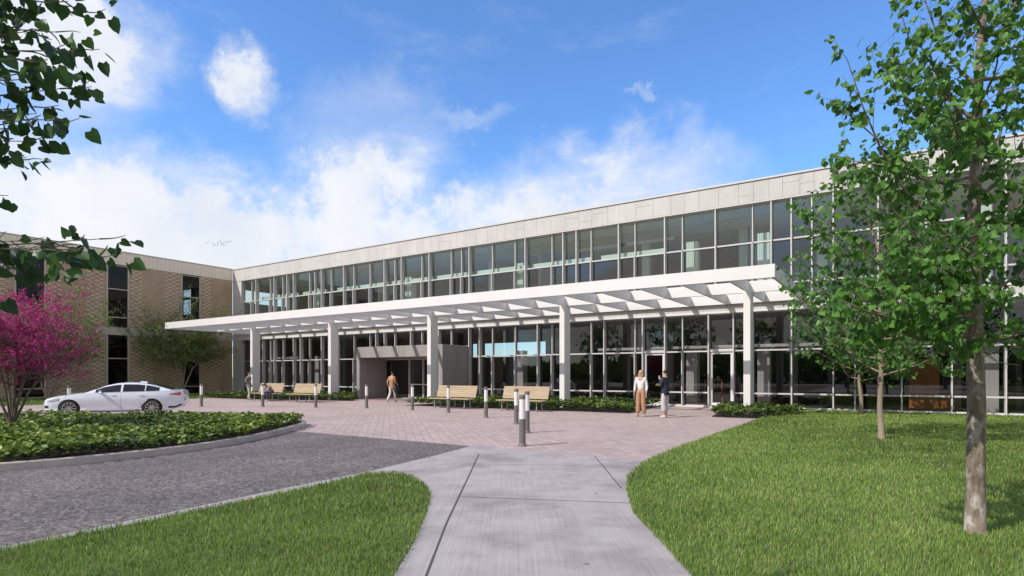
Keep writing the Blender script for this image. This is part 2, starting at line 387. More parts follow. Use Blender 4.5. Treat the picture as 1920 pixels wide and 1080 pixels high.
# ------------------------------------------------------------------ grass and ground cover
def in_poly(P, poly):
    x, y = P[:, 0], P[:, 1]; r = np.zeros(len(P), bool); n = len(poly)
    for i in range(n):
        x0, y0 = poly[i]; x1, y1 = poly[(i + 1) % n]
        if y0 == y1: continue
        c = ((y0 > y) != (y1 > y)) & (x < (x1 - x0) * (y - y0) / (y1 - y0) + x0)
        r ^= c
    return r
def scatter(poly, dens, mx, bbox=None):
    xs = [p[0] for p in poly]; ys = [p[1] for p in poly]
    b = bbox or (min(xs), max(xs), min(ys), max(ys))
    N = int((b[1] - b[0]) * (b[3] - b[2]) * mx)
    P = np.column_stack([RNG.uniform(b[0], b[1], N), RNG.uniform(b[2], b[3], N)])
    t = depth_np(P); u = lat_np(P) / np.maximum(t, .1)
    k = (t > 2.2) & (np.abs(u) < 1.15)
    P, t = P[k], t[k]
    k = RNG.random(len(P)) < dens(t) / mx
    P = P[k]; return P[in_poly(P, poly)]

def vnoise(P, s, seed=0):
    """cheap smooth noise 0..1"""
    r = np.random.default_rng(seed); v = np.zeros(len(P))
    for k in range(6):
        a = r.uniform(0, 6.28); f = s * r.uniform(.6, 1.7); v += np.sin(f * (P[:, 0] * math.cos(a) + P[:, 1] * math.sin(a)) + r.uniform(0, 6.28))
    return np.clip(.5 + v / 6, 0, 1)

def blades(name, P, h, w, z0=.012, label=None):
    N = len(P); t = depth_np(P)
    hh = h(t) * RNG.uniform(.55, 1.25, N); ww = w(t) * RNG.uniform(.7, 1.3, N)
    az = RNG.uniform(0, 6.283, N); lean = RNG.uniform(.05, .65, N) * hh; la = RNG.uniform(0, 6.283, N)
    dx, dy = np.cos(az) * ww / 2, np.sin(az) * ww / 2; lx, ly = np.cos(la) * lean, np.sin(la) * lean
    z = np.full(N, z0)
    V = np.stack([np.column_stack([P[:, 0] - dx, P[:, 1] - dy, z]), np.column_stack([P[:, 0] + dx, P[:, 1] + dy, z]),
                  np.column_stack([P[:, 0] + dx * .8 + lx * .35, P[:, 1] + dy * .8 + ly * .35, z + hh * .6]), np.column_stack([P[:, 0] - dx * .8 + lx * .35, P[:, 1] - dy * .8 + ly * .35, z + hh * .6]),
                  np.column_stack([P[:, 0] + lx, P[:, 1] + ly, z + hh])], 1).reshape(-1, 3)
    b = np.arange(N)[:, None] * 5
    q = b + np.array([[0, 1, 2, 3]]); tr = b + np.array([[3, 2, 4]])
    patch = vnoise(P, .8, 3) * .40 + vnoise(P, 3.5, 5) * .22 + vnoise(P, 11., 6) * .14
    a = np.clip(patch + RNG.normal(0, .21, N) + .10, 0, 1); a = np.where(RNG.random(N) < .035, 1., a * .93)
    o = np_mesh(name, V, [q, tr], M['grass'], np.repeat(a, 5))
    tag(o, label, 'grass', kind='stuff'); return o
dens = lambda t: np.clip(2600 * (5.5 / np.maximum(t, 4.2)) ** 1.55, 140, 3200)
hf = lambda t: .046 + .0008 * t
wf = lambda t: .0052 + .0011 * np.maximum(t - 4, 0)
blades('grass', scatter(inset(LAWN_L, -.025), dens, 3200, (-7, -.2, 1.2, 6.7)), hf, wf, label='mown grass of the small lawn between road and path')
LRX = inset(LAWN_R, -.025)
PR = np.vstack([scatter(LRX, dens, 3200, (-4, 5.5, 1.2, 9)), scatter(LRX, lambda t: dens(t), 1300, (-4, 9, 9, 28))])
blades('grass', PR, hf, wf, label='mown grass of the large lawn under the three trees')
blades('grass', scatter(STRIP, lambda t: t * 0 + 45, 45, (-46.3, -36, 4, 28)), lambda t: t * 0 + .09, lambda t: t * 0 + .05, label='grass verge along the foot of the brick wing')

HEART = np.array([(0, .06, 0), (-.30, -.06, .05), (-.50, .22, .10), (-.36, .60, .06), (0, 1.0, -.06), (.30, -.06, .05), (.50, .22, .10), (.36, .60, .06)])
DIAM = np.array([(0, 0, 0), (-.38, .42, .09), (0, 1, -.05), (.38, .42, .09)])
def leaf_mesh(name, pos, dirs, nrm, size, m, shape='heart', attr=None, parent=None, off=(0, 0, 0)):
    N = len(pos); base = HEART if shape == 'heart' else DIAM
    d = dirs / np.linalg.norm(dirs, axis=1, keepdims=True)
    x = np.cross(d, nrm); x /= np.maximum(np.linalg.norm(x, axis=1, keepdims=True), 1e-6); nz = np.cross(x, d)
    V = (pos[:, None, :] + size[:, None, None] * (base[None, :, 0, None] * x[:, None, :] + base[None, :, 1, None] * d[:, None, :] + base[None, :, 2, None] * nz[:, None, :])).reshape(-1, 3)
    b = np.arange(N)[:, None] * len(base)
    F = [b + np.array([[0, 1, 2, 3, 4]]), b + np.array([[0, 4, 7, 6, 5]])] if shape == 'heart' else [b + np.array([[0, 1, 2]]), b + np.array([[0, 2, 3]])]
    a = RNG.random(N) if attr is None else attr
    return np_mesh(name, V, F, m, np.repeat(a, len(base)), parent, off, smooth=False)

def cover(name, poly, dn, mx, size, hmax, m, label, z0=.02):
    P = scatter(poly, lambda t: t * 0 + dn, mx); N = len(P)
    hh = hmax * (.45 + .4 * vnoise(P, 3.2, 9) + .25 * vnoise(P, 9., 4))
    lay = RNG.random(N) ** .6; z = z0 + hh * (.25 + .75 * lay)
    az = RNG.uniform(0, 6.283, N); el = RNG.uniform(-.35, .65, N)
    d = np.column_stack([np.cos(az) * np.cos(el), np.sin(az) * np.cos(el), np.sin(el)])
    up = np.column_stack([RNG.normal(0, .5, N), RNG.normal(0, .5, N), np.ones(N)])
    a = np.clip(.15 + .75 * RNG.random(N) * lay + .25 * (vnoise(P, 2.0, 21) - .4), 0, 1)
    o = leaf_mesh(name, np.column_stack([P, z]), d, up, size * RNG.uniform(.6, 1.25, N), m, 'heart', a)
    tag(o, label, 'ground cover', kind='stuff'); return o
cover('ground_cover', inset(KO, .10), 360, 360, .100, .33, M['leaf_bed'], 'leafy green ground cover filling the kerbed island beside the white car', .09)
BED_M = [(-20.6, 21.55), (-13.06, 21.9), (-8.75, 21.95), (-8.95, 23.5), (-9.25, 24.9), (-9.4, 27.9), (-20.4, 27.9), (-20.6, 25.4)]
BED_L = [(-39.2, 21.6), (-34, 21.75), (-26.6, 23.6), (-28.3, 25.2), (-28.75, 27.9), (-40.0, 27.9)]
BED_R = [(-5.5, 21.75), (-3.95, 21.75), (-3.2, 23.6), (-2.7, 25.3), (-3.9, 26.5), (-6.3, 26.6), (-5.9, 24.2)]
for pl, lb in ((BED_M, 'green ground cover bed behind the two right benches'), (BED_L, 'green ground cover bed behind the two left benches'), (BED_R, 'small green ground cover bed round the rightmost canopy column')):
    struct(MB().poly(pl, .008).build('bed_soil', M['soil']))
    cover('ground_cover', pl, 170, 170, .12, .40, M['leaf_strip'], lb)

# ------------------------------------------------------------------ main office building
YF, YG = 28.1, 28.37
UP_M = [-45.19, -43.20, -40.79, -39.18, -38.38, -35.12, -32.71, -28.68, -27.10, -24.68, -21.48, -17.48, -14.24, -13.42, -10.95, -8.53, -6.95, -4.52, -3.70, -2.89, -2.08, -.47, .33, 1.14, 3.56, 5.2, 6.8, 8.4]
UP_m = [-43.9, -41.42, -39.82, -36.57, -35.97, -34.15, -31.75, -30.13, -27.77, -25.37, -22.95, -22.14, -19.82, -18.22, -15.78, -12.62, -10.52 + 1.15, -5.32]
UP_m[-2] = -9.37 + .0
UP_M = [x for x in UP_M if abs(x + 8.53) > .01] + [-9.38]; UP_m = [x for x in UP_m if abs(x + 9.37) > .02] + [-8.53, -11.81 + .0]
UP_M = [x for x in UP_M if x != -10.95] + [-11.81]; UP_m = [x for x in UP_m if x not in (-11.81, -12.62)] + [-10.95, -13.40 + .0]
UP_M = [x for x in UP_M if x != -13.42] + [-15.05]; UP_m = sorted(set(UP_m))
UP = sorted([(x, True) for x in UP_M] + [(x, False) for x in UP_m])
LO_M = [-45.17, -42.30, -40.77, -38.38, -37.54, -35.12, -29.47, -28.67, -26.27, -23.9, -21.50, -20.71, -16.67, -12.62, -10.52, -9.38, -7.27, -6.14, -3.69, -2.08, -1.28, -.46, .34, 1.95, 3.56, 5.2, 6.8, 8.4]
LO_m = [-41.41, -39.78, -36.6, -33.4, -31.74, -30.15, -27.78, -25.38, -22.95, -19.82, -18.21, -15.78, -13.40, -10.95, -8.53, -5.30]
LO = sorted([(x, True) for x in LO_M] + [(x, False) for x in LO_m])
X0, X1, YB = -46.4, 9.0, 42.0
bld = empty('office_building', (-20, 28.1, 0))
tag(bld, 'long two storey glass fronted office building with pale concrete parapet', 'building')
# parapet of separate panels with open joints
pf = MB(); pf.box(X0, X1, YF + .05, YF + .35, 9.40, 10.34)
pf.build('parapet_backing', M['joint_pale'], bld)
pn = MB(); x = X0 + .0
while x < X1:
    wds = random.choice([.55, .65, .8, .9, .7])
    x2 = min(x + wds, X1)
    r = random.random()
    if r < .22:
        zc = random.choice([9.72, 10.02, 9.88])
        pn.box(x + .005, x2 - .005, YF, YF + .048, 9.42, zc - .005); pn.box(x + .005, x2 - .005, YF, YF + .048, zc + .005, 10.32)
    else: pn.box(x + .005, x2 - .005, YF, YF + .048, 9.42, 10.32)
    x = x2
pn.build('parapet', M['concrete'], bld)
MB().box(X0, X1, YF - .05, YF + .42, 10.34, 10.42).build('coping', M['mullion'], bld)
MB().box(X0, X1, YF - .03, YF + .4, 9.33, 9.40).build('window_head', M['mullion'], bld)
sp_ = MB(); sp_.box(X0, X1, YF + .02, YF + .3, 4.50, 4.86)
x = X0
while x < X1:
    x2 = min(x + random.choice([1.2, 1.6, .8]), X1); sp_.box(x + .006, x2 - .006, YF - .02, YF + .018, 4.50, 4.86); x = x2
sp_.build('spandrel', M['concrete'], bld)
MB().box(X0, X1, YF - .06, YF + .36, 4.86, 4.94).build('sill', M['white_metal'], bld)
MB().box(X0, X1, YF - .05, YF + .36, 4.41, 4.50).build('spandrel_trim', M['white_metal'], bld)
MB().box(X0, X1, YF - .03, YF + .4, -.02, .055).build('base_kerb', M['mullion'], bld)
rf = MB().box(X0, X1, YF + .42, YB + .3, 9.60, 9.9); rf.build('roof', M['roofing'], bld)
fl = MB().box(X0, X1, YF + .36, YB, 4.52, 4.90); fl.build('upper_floor', [M['floor_up']], bld)
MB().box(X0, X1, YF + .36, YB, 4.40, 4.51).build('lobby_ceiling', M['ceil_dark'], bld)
MB().box(X0, X1, YF + .40, YB, 9.36, 9.46).build('upper_ceiling', M['ceiling'], bld)
cg = MB()
for k in range(1, 22):
    xx = X0 + k * 2.4; cg.box(xx, xx + .05, YF + .5, YB, 9.345, 9.358)
for k in range(1, 6): cg.box(X0, X1, YF + k * 2.4, YF + k * 2.4 + .05, 9.335, 9.343)
cg.build('ceiling_grid', M['wall_up'], bld)
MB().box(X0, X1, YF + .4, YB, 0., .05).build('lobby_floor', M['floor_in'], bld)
# inner back walls with the openings that show the sky beyond
bw = MB()
bw.box(X0, -31.75, YB, YB + .2, .05, 4.40); bw.box(-24.1, X1, YB, YB + .2, .05, 4.40)
bw.box(-31.75, -24.1, YB, YB + .2, .05, 3.12); bw.box(-31.75, -24.1, YB, YB + .2, 4.34, 4.40)
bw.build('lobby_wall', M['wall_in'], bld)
MB().box(X0, X1, YB, YB + .2, 4.9, 9.36).build('rear_wall', M['wall_up'], bld)
ew = MB()
ew.box(X0 - .02, X0 + .15, YF + .42, YB, 0, 7.72); ew.box(X0 - .02, X0 + .15, YF + .42, YB, 8.8, 9.36); ew.box(X0 - .02, X0 + .15, 33.2, YB, 7.72, 8.8)
ew.build('end_wall', M['wall_up'], bld)
MB().box(X1 - .15, X1, YF + .42, YB, 0, 9.36).build('end_wall', M['wall_up'], bld)
MB().box(X0, -45.22, YF + .0, YF + .40, 4.94, 9.33).build('corner_pier', M['mullion'], bld)
MB().box(X0, -45.22, YF + .0, YF + .40, .055, 4.41).build('corner_pier', M['mullion'], bld)
# partitions upstairs
for xx in (-33.5, -19.0, -6.2, 2.8): MB().box(xx, xx + .15, 32.2, YB, 4.9, 9.36).build('partition', M['wall_up'], bld)
for xx, y0 in ((-38.5, 33), (-33.0, 33), (-13.9, 34.5), (-2.6, 31.8), (4.5, 33.)): MB().box(xx, xx + .2, y0, YB, .05, 4.40).build('partition', M['wall_in'], bld)
for xx in (-36.9, -27.4, -18.5, -8.33, -5.0, 3.0):
    g = MB(); w0 = .27
    g.box(xx - w0, xx + w0, 29.1, 29.6, 4.9, 8.16)
    for k in range(5): g.box(xx - w0 + .02 + k * .105, xx - w0 + .095 + k * .105, 29.085, 29.098, 4.9, 8.15)
    g.build('interior_pier', M['column'], bld)
for xx in (-36.9, -18.5, -8.33, -5.0, 3.2):
    g = MB(); g.box(xx - .27, xx + .27, 29.1, 29.6, .05, 2.98)
    for k in range(4): g.box(xx - .25 + k * .13, xx - .14 + k * .13, 29.085, 29.098, .05, 2.97)
    g.build('interior_pier', M['column'], bld)
for xx in (-33.2, -23.0, -12.0, -6.6, -2.9): MB().box(xx - .22, xx + .22, 32.6, 33.0, 4.9, 9.36).build('interior_column', M['column'], bld)
for xx in (-24., -10.6, -4.2, 2.4): MB().box(xx - .2, xx + .2, 32.6, 33.0, .05, 4.4).build('interior_column', M['ceil_dark'], bld)
# light shelves just inside the glass, upstairs and in the lobby
for a, b in ((-43.1, -38.5), (-37.9, -35.2), (-34.0, -31.8), (-31.6, -28.8), (-28.5, -24.8), (-24.5, -21.6), (-21.3, -17.6), (-17.3, -13.6), (-13.0, -9.5)):
    MB().box(a, b, 28.62, 28.80, 7.66, 7.90).build('light_shelf', M['white_metal'], bld)
for a, b in ((-41.8, -38.5), (-10.3, -9.5), (-9.2, -7.4), (-7.1, -3.8), (-3.5, -.6), (-.3, 8.8), (-13.2, -10.7)):
    MB().box(a, b, 28.62, 29.05, 2.82, 2.95).build('light_shelf', M['white_metal'], bld)
for xx in (-13.9, -11.2, -1.0): MB().box(xx - 1.5, xx + 1.5, 30.6, 30.75, 8.75, 8.9).build('ceiling_light', M['white_metal'], bld)
wd = MB(); wd.box(.66, 1.78, 31.9, 32.0, .05, 2.25); wd.build('wood_panel', M['wood_in'], bld)
wd = MB(); wd.box(1.80, 2.3, 31.9, 32.0, .05, .62); wd.build('wood_counter', M['wood_in'], bld)
wd = MB()
for a, b in ((-8.02, -7.62), (-7.58, -7.12)):
    wd.box(a, a + .05, 30.2, 30.25, .62, 1.30); wd.box(b - .05, b, 30.2, 30.25, .62, 1.30); wd.box(a + .05, b - .05, 30.2, 30.25, 1.25, 1.30); wd.box(a + .05, b - .05, 30.2, 30.25, .62, .67)
wd.box(-8.02, -7.12, 30.2, 30.6, .56, .615)
for xx in (-8.0, -7.15): wd.box(xx, xx + .04, 30.25, 30.29, .05, .56)
wd.build('wood_seating', M['wood_in'], bld)

def frame_box(mb, x, major, z0, z1, rails, lowpart):
    """one mullion: majors stand proud over the full height, minors stand back in the top light"""
    w = .052 if major else .042
    yf = YF if major else YF + .11
    if major: mb.box(x - w / 2, x + w / 2, yf, YG + .05, z0, z1)
    else:
        mb.box(x - w / 2, x + w / 2, yf, YG + .05, rails[0] + .035, z1)
        mb.box(x - w / 2, x + w / 2, YF + .004, YG + .05, z0, rails[0] - .035)
def bays(lst, z0, z1, rails, gm, clip=None):
    for (xa, ma), (xb, mb_) in zip(lst[:-1], lst[1:]):
        zz0 = z0; rr = rails
        if clip and xa > clip[0] - .9 and xb < clip[1] + .9 and xb > clip[0] and xa < clip[1]:
            zz0 = clip[2]; rr = []
        f = MB()
        if zz0 == z0: frame_box(f, xa, ma, zz0, z1, rails, None)
        else: f.box(xa - .026, xa + .026, YF if ma else YF + .11, YG + .05, zz0, z1)
        for r in rr: f.box(xa + .027, xb - .027, YG - .16, YG + .04, r - .033, r + .033)
        f.box(xa + .027, xb - .027, YG - .05, YG + .04, zz0, zz0 + .04); f.box(xa + .027, xb - .027, YG - .05, YG + .04, z1 - .04, z1)
        o = f.build('window', M['mullion'], bld)
        g = MB(); g.add([(xa, YG, zz0 + .01), (xb, YG, zz0 + .01), (xb, YG, z1 - .01), (xa, YG, z1 - .01)], [(0, 1, 2, 3)])
        g.build('pane', gm, o)
bays(UP, 4.94, 9.33, [7.57, 5.63], M['glass_up'])
LOW = LO
DOORS = [(-10.52, -9.38), (-7.27, -6.14)]
low_main = [p for p in LOW]
VX0, VX1, VY = -28.62, -21.5, 25.65
def bays_low():
    for (xa, ma), (xb, mb_) in zip(LOW[:-1], LOW[1:]):
        isdoor = any(abs(xa - d[0]) < .02 for d in DOORS); isv = xa > VX0 - .3 and xb < VX1 + .1
        if isdoor or (abs(xa + 10.95) < .02): pass
        z0 = .055; rails = [2.66, .69]
        if isv: z0 = 3.30; rails = []
        if isdoor: z0 = 2.72; rails = []
        f = MB()
        if isv: f.box(xa - .026, xa + .026, YF if ma else YF + .11, YG + .05, z0, 4.41)
        elif isdoor: f.box(xa - .026, xa + .026, YF, YG + .05, .055, 4.41); f.box(xa + .027, xb - .027, YG - .16, YG + .04, 2.63, 2.72)
        else: frame_box(f, xa, ma, z0, 4.41, rails, None)
        for r in rails: f.box(xa + .027, xb - .027, YG - .16, YG + .04, r - .033, r + .033)
        f.box(xa + .027, xb - .027, YG - .05, YG + .04, z0, z0 + .04); f.box(xa + .027, xb - .027, YG - .05, YG + .04, 4.37, 4.41)
        o = f.build('window', M['mullion'], bld)
        g = MB(); g.add([(xa, YG, z0 + .01), (xb, YG, z0 + .01), (xb, YG, 4.40), (xa, YG, 4.40)], [(0, 1, 2, 3)])
        g.build('pane', M['glass_low'], o)
        if isdoor:
            d = MB(); a, b = xa + .05, xb - .05; w = .10
            d.box(a, a + w, YG - .1, YG + .03, .06, 2.62); d.box(b - w, b, YG - .1, YG + .03, .06, 2.62); d.box(a + w, b - w, YG - .1, YG + .03, 2.52, 2.62); d.box(a + w, b - w, YG - .1, YG + .03, .06, .22)
            dd = d.build('door', M['white_metal'], bld)
            MB().add([(a + w, YG - .03, .22), (b - w, YG - .03, .22), (b - w, YG - .03, 2.52), (a + w, YG - .03, 2.52)], [(0, 1, 2, 3)]).build('door_pane', M['glass_low'], dd)
            MB().tube([(a + .07, YG - .11, .98), (a + .07, YG - .17, .98), (a + .24, YG - .17, .98)], .012).build('handle', M['bench_metal'], dd)
bays_low()

# ------------------------------------------------------------------ concrete entrance vestibule
ves = empty('entrance_vestibule', (-25, 26.8, 0))
tag(ves, 'grey concrete entrance portal with recessed glass doors projecting from the glass front', 'entrance')
v = MB()
v.box(VX0, VX0 + .28, VY, YF - .06, 0, 3.30); v.box(VX1 - .32, VX1, VY, YF - .06, 0, 3.30)
v.box(VX0 + .28, VX1 - .32, VY, YF - .06, 2.62, 3.30)
bevel(v.build('portal', M['portal'], ves), .012, 1)
d = MB()
for xx in (-26.2, -25.0, -24.0, -22.95): d.box(xx - .035, xx + .035, YF - .2, YF - .065, .03, 2.6)
d.box(VX0 + .3, VX1 - .34, YF - .2, YF - .065, 2.52, 2.60); d.box(-26.1, -22.9, YF - .19, YF - .07, .03, .10)
dd = d.build('door', M['mullion'], ves)
for a, b in ((-26.15, -25.04), (-24.95, -24.04), (-23.95, -22.99)):
    MB().box(a, b, YF - .15, YF - .11, .9, .96).build('push_bar', M['white_metal'], dd)
MB().add([(VX0 + .3, YF - .1, .05), (VX1 - .34, YF - .1, .05), (VX1 - .34, YF - .1, 2.55), (VX0 + .3, YF - .1, 2.55)], [(0, 1, 2, 3)]).build('door_pane', M['glass_low'], dd)

# ------------------------------------------------------------------ entrance trellis canopy
can = empty('entrance_canopy', (-23, 24.5, 0))
tag(can, 'long white steel trellis canopy on five columns along the glass front', 'canopy')
CZ0, CZ1 = 4.80, 5.25
bevel(MB().box(-43.17, -3.27, 21.07, 21.17, CZ0, CZ1).build('fascia', M['white_metal'], can), .006, 1)
MB().box(-43.17, -43.07, 21.172, 28.0, CZ0, CZ1).build('end_beam', M['white_metal'], can)
MB().box(-3.37, -3.27, 21.172, 28.0, CZ0, CZ1).build('end_beam', M['white_metal'], can)
MB().box(-43.068, -3.372, 24.44, 24.56, CZ0 + .004, CZ1 - .004).build('beam', M['white_metal'], can)
MB().box(-43.068, -3.372, 27.90, 28.0, CZ0 + .004, CZ1 - .004).build('ledger', M['white_metal'], can)
for k in range(24):
    xx = -4.77 - k * 1.646
    if xx < -42.8: break
    j = MB(); j.box(xx - .04, xx + .04, 21.172, 24.438, CZ0 + .002, CZ1 - .02); j.box(xx - .04, xx + .04, 24.562, 27.898, CZ0 + .002, CZ1 - .02)
    j.build('joist', M['white_metal'], can)
for xx in (-4.77, -13.0, -21.25, -29.45, -37.70):
    bevel(MB().box(xx - .13, xx + .13, 24.2, 24.8, -.02, CZ0).build('column', M['column'], can), .008, 1)

# ------------------------------------------------------------------ brick wing
XW = -46.4
wing = empty('brick_building', (-48, 15, 0))
tag(wing, 'brown two storey brick wing with tall dark windows and pale parapet', 'building')
WINS = [(-3.0, -1.5), (2.4, 4.0), (8.5, 10.0), (13.55, 15.22), (18.71, 20.19), (23.87, 25.41)]
YA, YZ = -12.0, 28.06
wl = MB(); ys = YA
for a, b in WINS:
    wl.box(XW - .35, XW, ys, a, 0, 9.45); ys = b
wl.box(XW - .35, XW, ys, YZ, 0, 9.45)
wl.build('wall', M['brick'], wing)
pb = MB()   # projecting pale bricks in staggered courses beside the windows
zones = []
for a, b in WINS:
    zones += [(a - 1.25, a - .05, 4.97, 9.40, 0), (b + .05, b + .85, 4.97, 9.40, 1), (a - .9, a - .05, .05, 4.36, 0), (b + .05, b + 1.75, .05, 4.36, 1)]
for y0, y1, z0, z1, ph in zones:
    r = 0; z = z0 + .1
    while z + .075 < z1:
        y = y0 + (.26 if r % 2 else 0.)
        while y + .26 <= y1 + .02:
            pb.box(XW, XW + .035, y, y + .25, z, z + .07); y += .52
        z += .15; r += 1
pb.build('projecting_bricks', M['out_brick'], wing)
bn = MB(); ys = YA
for a, b in WINS: bn.box(XW, XW + .03, ys, a, 4.38, 4.96); ys = b
bn.box(XW, XW + .03, ys, YZ, 4.38, 4.96); bn.build('stone_band', M['band'], wing)
MB().box(XW - .35, XW + .02, YA, YZ + .0, 9.45, 10.36).build('parapet', M['pale_brick'], wing)
MB().box(XW - .42, XW + .05, YA, YZ + .0, 10.36, 10.44).build('coping', M['band'], wing)
MB().box(XW - 12, XW - .36, YA, YZ, 9.5, 9.8).build('roof', M['roofing'], wing)
MB().box(XW - 12, XW - .36, YA, YZ, 4.45, 4.85).build('upper_floor', M['floor_up'], wing)
bw = MB(); bw.box(XW - 12.2, XW - 12, YA, 33.0, 0, 6.2); bw.box(XW - 12.2, XW - 12, YA, YZ, 9.0, 9.5)
ys = YA
for a in (0, 7.5, 15., 20.5, 25.6): bw.box(XW - 12.2, XW - 12, ys, a, 6.2, 9.0); ys = a + 2.2
bw.build('rear_wall', M['wall_in'], wing)
MB().box(XW - 12, XW - .36, YA, YZ, 9.38, 9.48).build('ceiling', M['ceil_dark'], wing)
MB().box(XW - 12, XW - .36, YA, YA + .2, 0, 9.4).build('end_wall', M['brick'], wing)
iw = MB(); iw.box(XW - 12, -54.15, YZ - .2, YZ, 0, 9.37); iw.box(-52.55, XW - .36, YZ - .2, YZ, 0, 9.37)
iw.box(-54.15, -52.55, YZ - .2, YZ, 0, 7.0); iw.box(-54.15, -52.55, YZ - .2, YZ, 9.25, 9.37); iw.box(-54.15, -52.55, YZ - .2, YZ, 8.35, 8.55)
iw.build('inner_wall', M['wall_in'], wing)
for a, b in WINS:
    f = MB(); xi = XW - .12
    for yy in (a, b - .10): f.box(xi - .08, xi + .10, yy + .002, yy + .098, .04, 9.40)
    for z in (7.68, 5.66, 2.72, .64): f.box(xi - .04, xi + .05, a + .1, b - .1, z - .035, z + .035)
    f.box(xi - .04, xi + .05, a + .1, b - .1, 9.34, 9.40); f.box(xi - .04, xi + .05, a + .1, b - .1, .04, .1)
    f.box(xi - .06, xi + .08, a + .1, b - .1, 4.40, 4.95)
    o = f.build('window', M['band'], wing)
    MB().add([(xi, a + .05, .08), (xi, b - .05, .08), (xi, b - .05, 9.36), (xi, a + .05, 9.36)], [(0, 1, 2, 3)]).build('pane', M['glass_wing'], o)

# ------------------------------------------------------------------ bollards
def make_bollard():
    r = empty('bollard')
    MB().lathe([(.098, 0), (.098, .022), (.074, .05), (.070, .07), (.070, .585)], 20).build('post', M['alu_dark'], r, smooth=False)
    MB().lathe([(.066, .585), (.066, 1.01)], 20).build('lens', M['bol_white'], r)
    MB().lathe([(.070, 1.01), (.070, 1.085), (.062, 1.10), (.02, 1.104)], 20).build('cap', M['alu_dark'], r)
    return r
BOL = [((-27.6, 9.8), 'grey and white bollard half hidden behind the hood of the white car'),
       ((-28.0, 15.35), 'grey and white bollard just behind the rear bumper of the white car'),
       ((-25.4, 16.9), 'grey and white bollard in front of the bench where a person sits'),
       ((-22.75, 17.9), 'grey and white bollard in front of the empty bench beside a column'),
       ((-20.3, 18.8), 'grey and white bollard in front of the dark left wall of the concrete entrance'),
       ((-17.5, 18.85), 'grey and white bollard in front of the glass doors of the concrete entrance'),
       ((-15.07, 18.35), 'grey and white bollard in front of the bench beside the concrete entrance'),
       ((-12.15, 16.9), 'grey and white bollard at the left end of the rightmost bench'),
       ((-9.79, 15.23), 'grey and white bollard in front of the middle of the rightmost bench'),
       ((-8.08, 13.1), 'grey and white bollard mostly hidden behind the nearest bollard'),
       ((-6.65, 10.59), 'largest and nearest grey and white bollard at the end of the concrete path')]
b0 = make_bollard()
for i, (p, lb) in enumerate(BOL):
    b = b0 if i == 0 else copy_tree(b0)
    b.location = (p[0], p[1], -.004); tag(b, lb, 'bollard', 'bollards in an arc along the plaza')

# ------------------------------------------------------------------ benches
def make_bench():
    r = empty('bench'); L = 2.3
    s = MB()
    for k in range(6): s.box(-L / 2, L / 2, -.30 + k * .088, -.30 + k * .088 + .083, .43, .465)
    bevel(s.build('seat', M['bench_wood'], r), .006, 1)
    b = MB(); th = R_(17)
    for k in range(6):
        u0, u1 = .06 + k * .092, .06 + k * .092 + .087
        p = lambda u, q: (.235 + u * math.sin(th) + q * math.cos(th), .46 + u * math.cos(th) - q * math.sin(th))
        (y0, z0), (y1, z1), (y2, z2), (y3, z3) = p(u0, 0), p(u1, 0), p(u1, .03), p(u0, .03)
        vs = [(-L / 2, y0, z0), (L / 2, y0, z0), (L / 2, y1, z1), (-L / 2, y1, z1), (-L / 2, y3, z3), (L / 2, y3, z3), (L / 2, y2, z2), (-L / 2, y2, z2)]
        b.add(vs, [(0, 1, 2, 3), (7, 6, 5, 4), (0, 4, 5, 1), (1, 5, 6, 2), (2, 6, 7, 3), (3, 7, 4, 0)])
    bevel(b.build('backrest', M['bench_wood'], r), .005, 1)
    for xx in (-L / 2 + .28, 0., L / 2 - .28):
        g = MB()
        g.tube([(xx, -.24, .0), (xx, -.20, .2), (xx, -.22, .40), (xx, -.05, .415), (xx, .22, .405), (xx, .315, .48), (xx, .465, .97)], .024, 6)
        g.tube([(xx, .26, 0), (xx, .20, .2), (xx, .20, .40)], .024, 6)
        g.box(xx - .04, xx + .04, -.32, -.16, 0, .018); g.box(xx - .04, xx + .04, .18, .34, 0, .018)
        g.build('leg', M['bench_metal'], r)
    return r
BEN = [((-31.2, 21.0), 'pale wooden bench with a person in a checked shirt sitting on it'),
       ((-27.9, 21.05), 'empty pale wooden bench between the seated person and the second column'),
       ((-16.9, 20.85), 'pale wooden bench beside the concrete entrance and behind one bollard'),
       ((-13.2, 20.95), 'pale wooden bench behind the three bollards nearest the concrete path')]
n0 = make_bench()
for i, (p, lb) in enumerate(BEN):
    b = n0 if i == 0 else copy_tree(n0)
    b.location = (p[0], p[1], -.004); tag(b, lb, 'bench', 'wooden benches along the plaza')

# ------------------------------------------------------------------ trees
def polyline(a, b, k, sag, jit, r):
    a, b = np.array(a, float), np.array(b, float); L = np.linalg.norm(b - a); out = []
    off = r.normal(0, jit * L, (2, 3))
    for i in range(k + 1):
        s = i / k
        p = a + (b - a) * s + np.array([0, 0, -sag * L]) * math.sin(math.pi * s) * .5 + (off[0] * math.sin(math.pi * s) + off[1] * math.sin(2 * math.pi * s) * .5)
        out.append(p)
    return out
def along(pl, s):
    q = s * (len(pl) - 1); i = min(int(q), len(pl) - 2); return pl[i] + (pl[i + 1] - pl[i]) * (q - i)

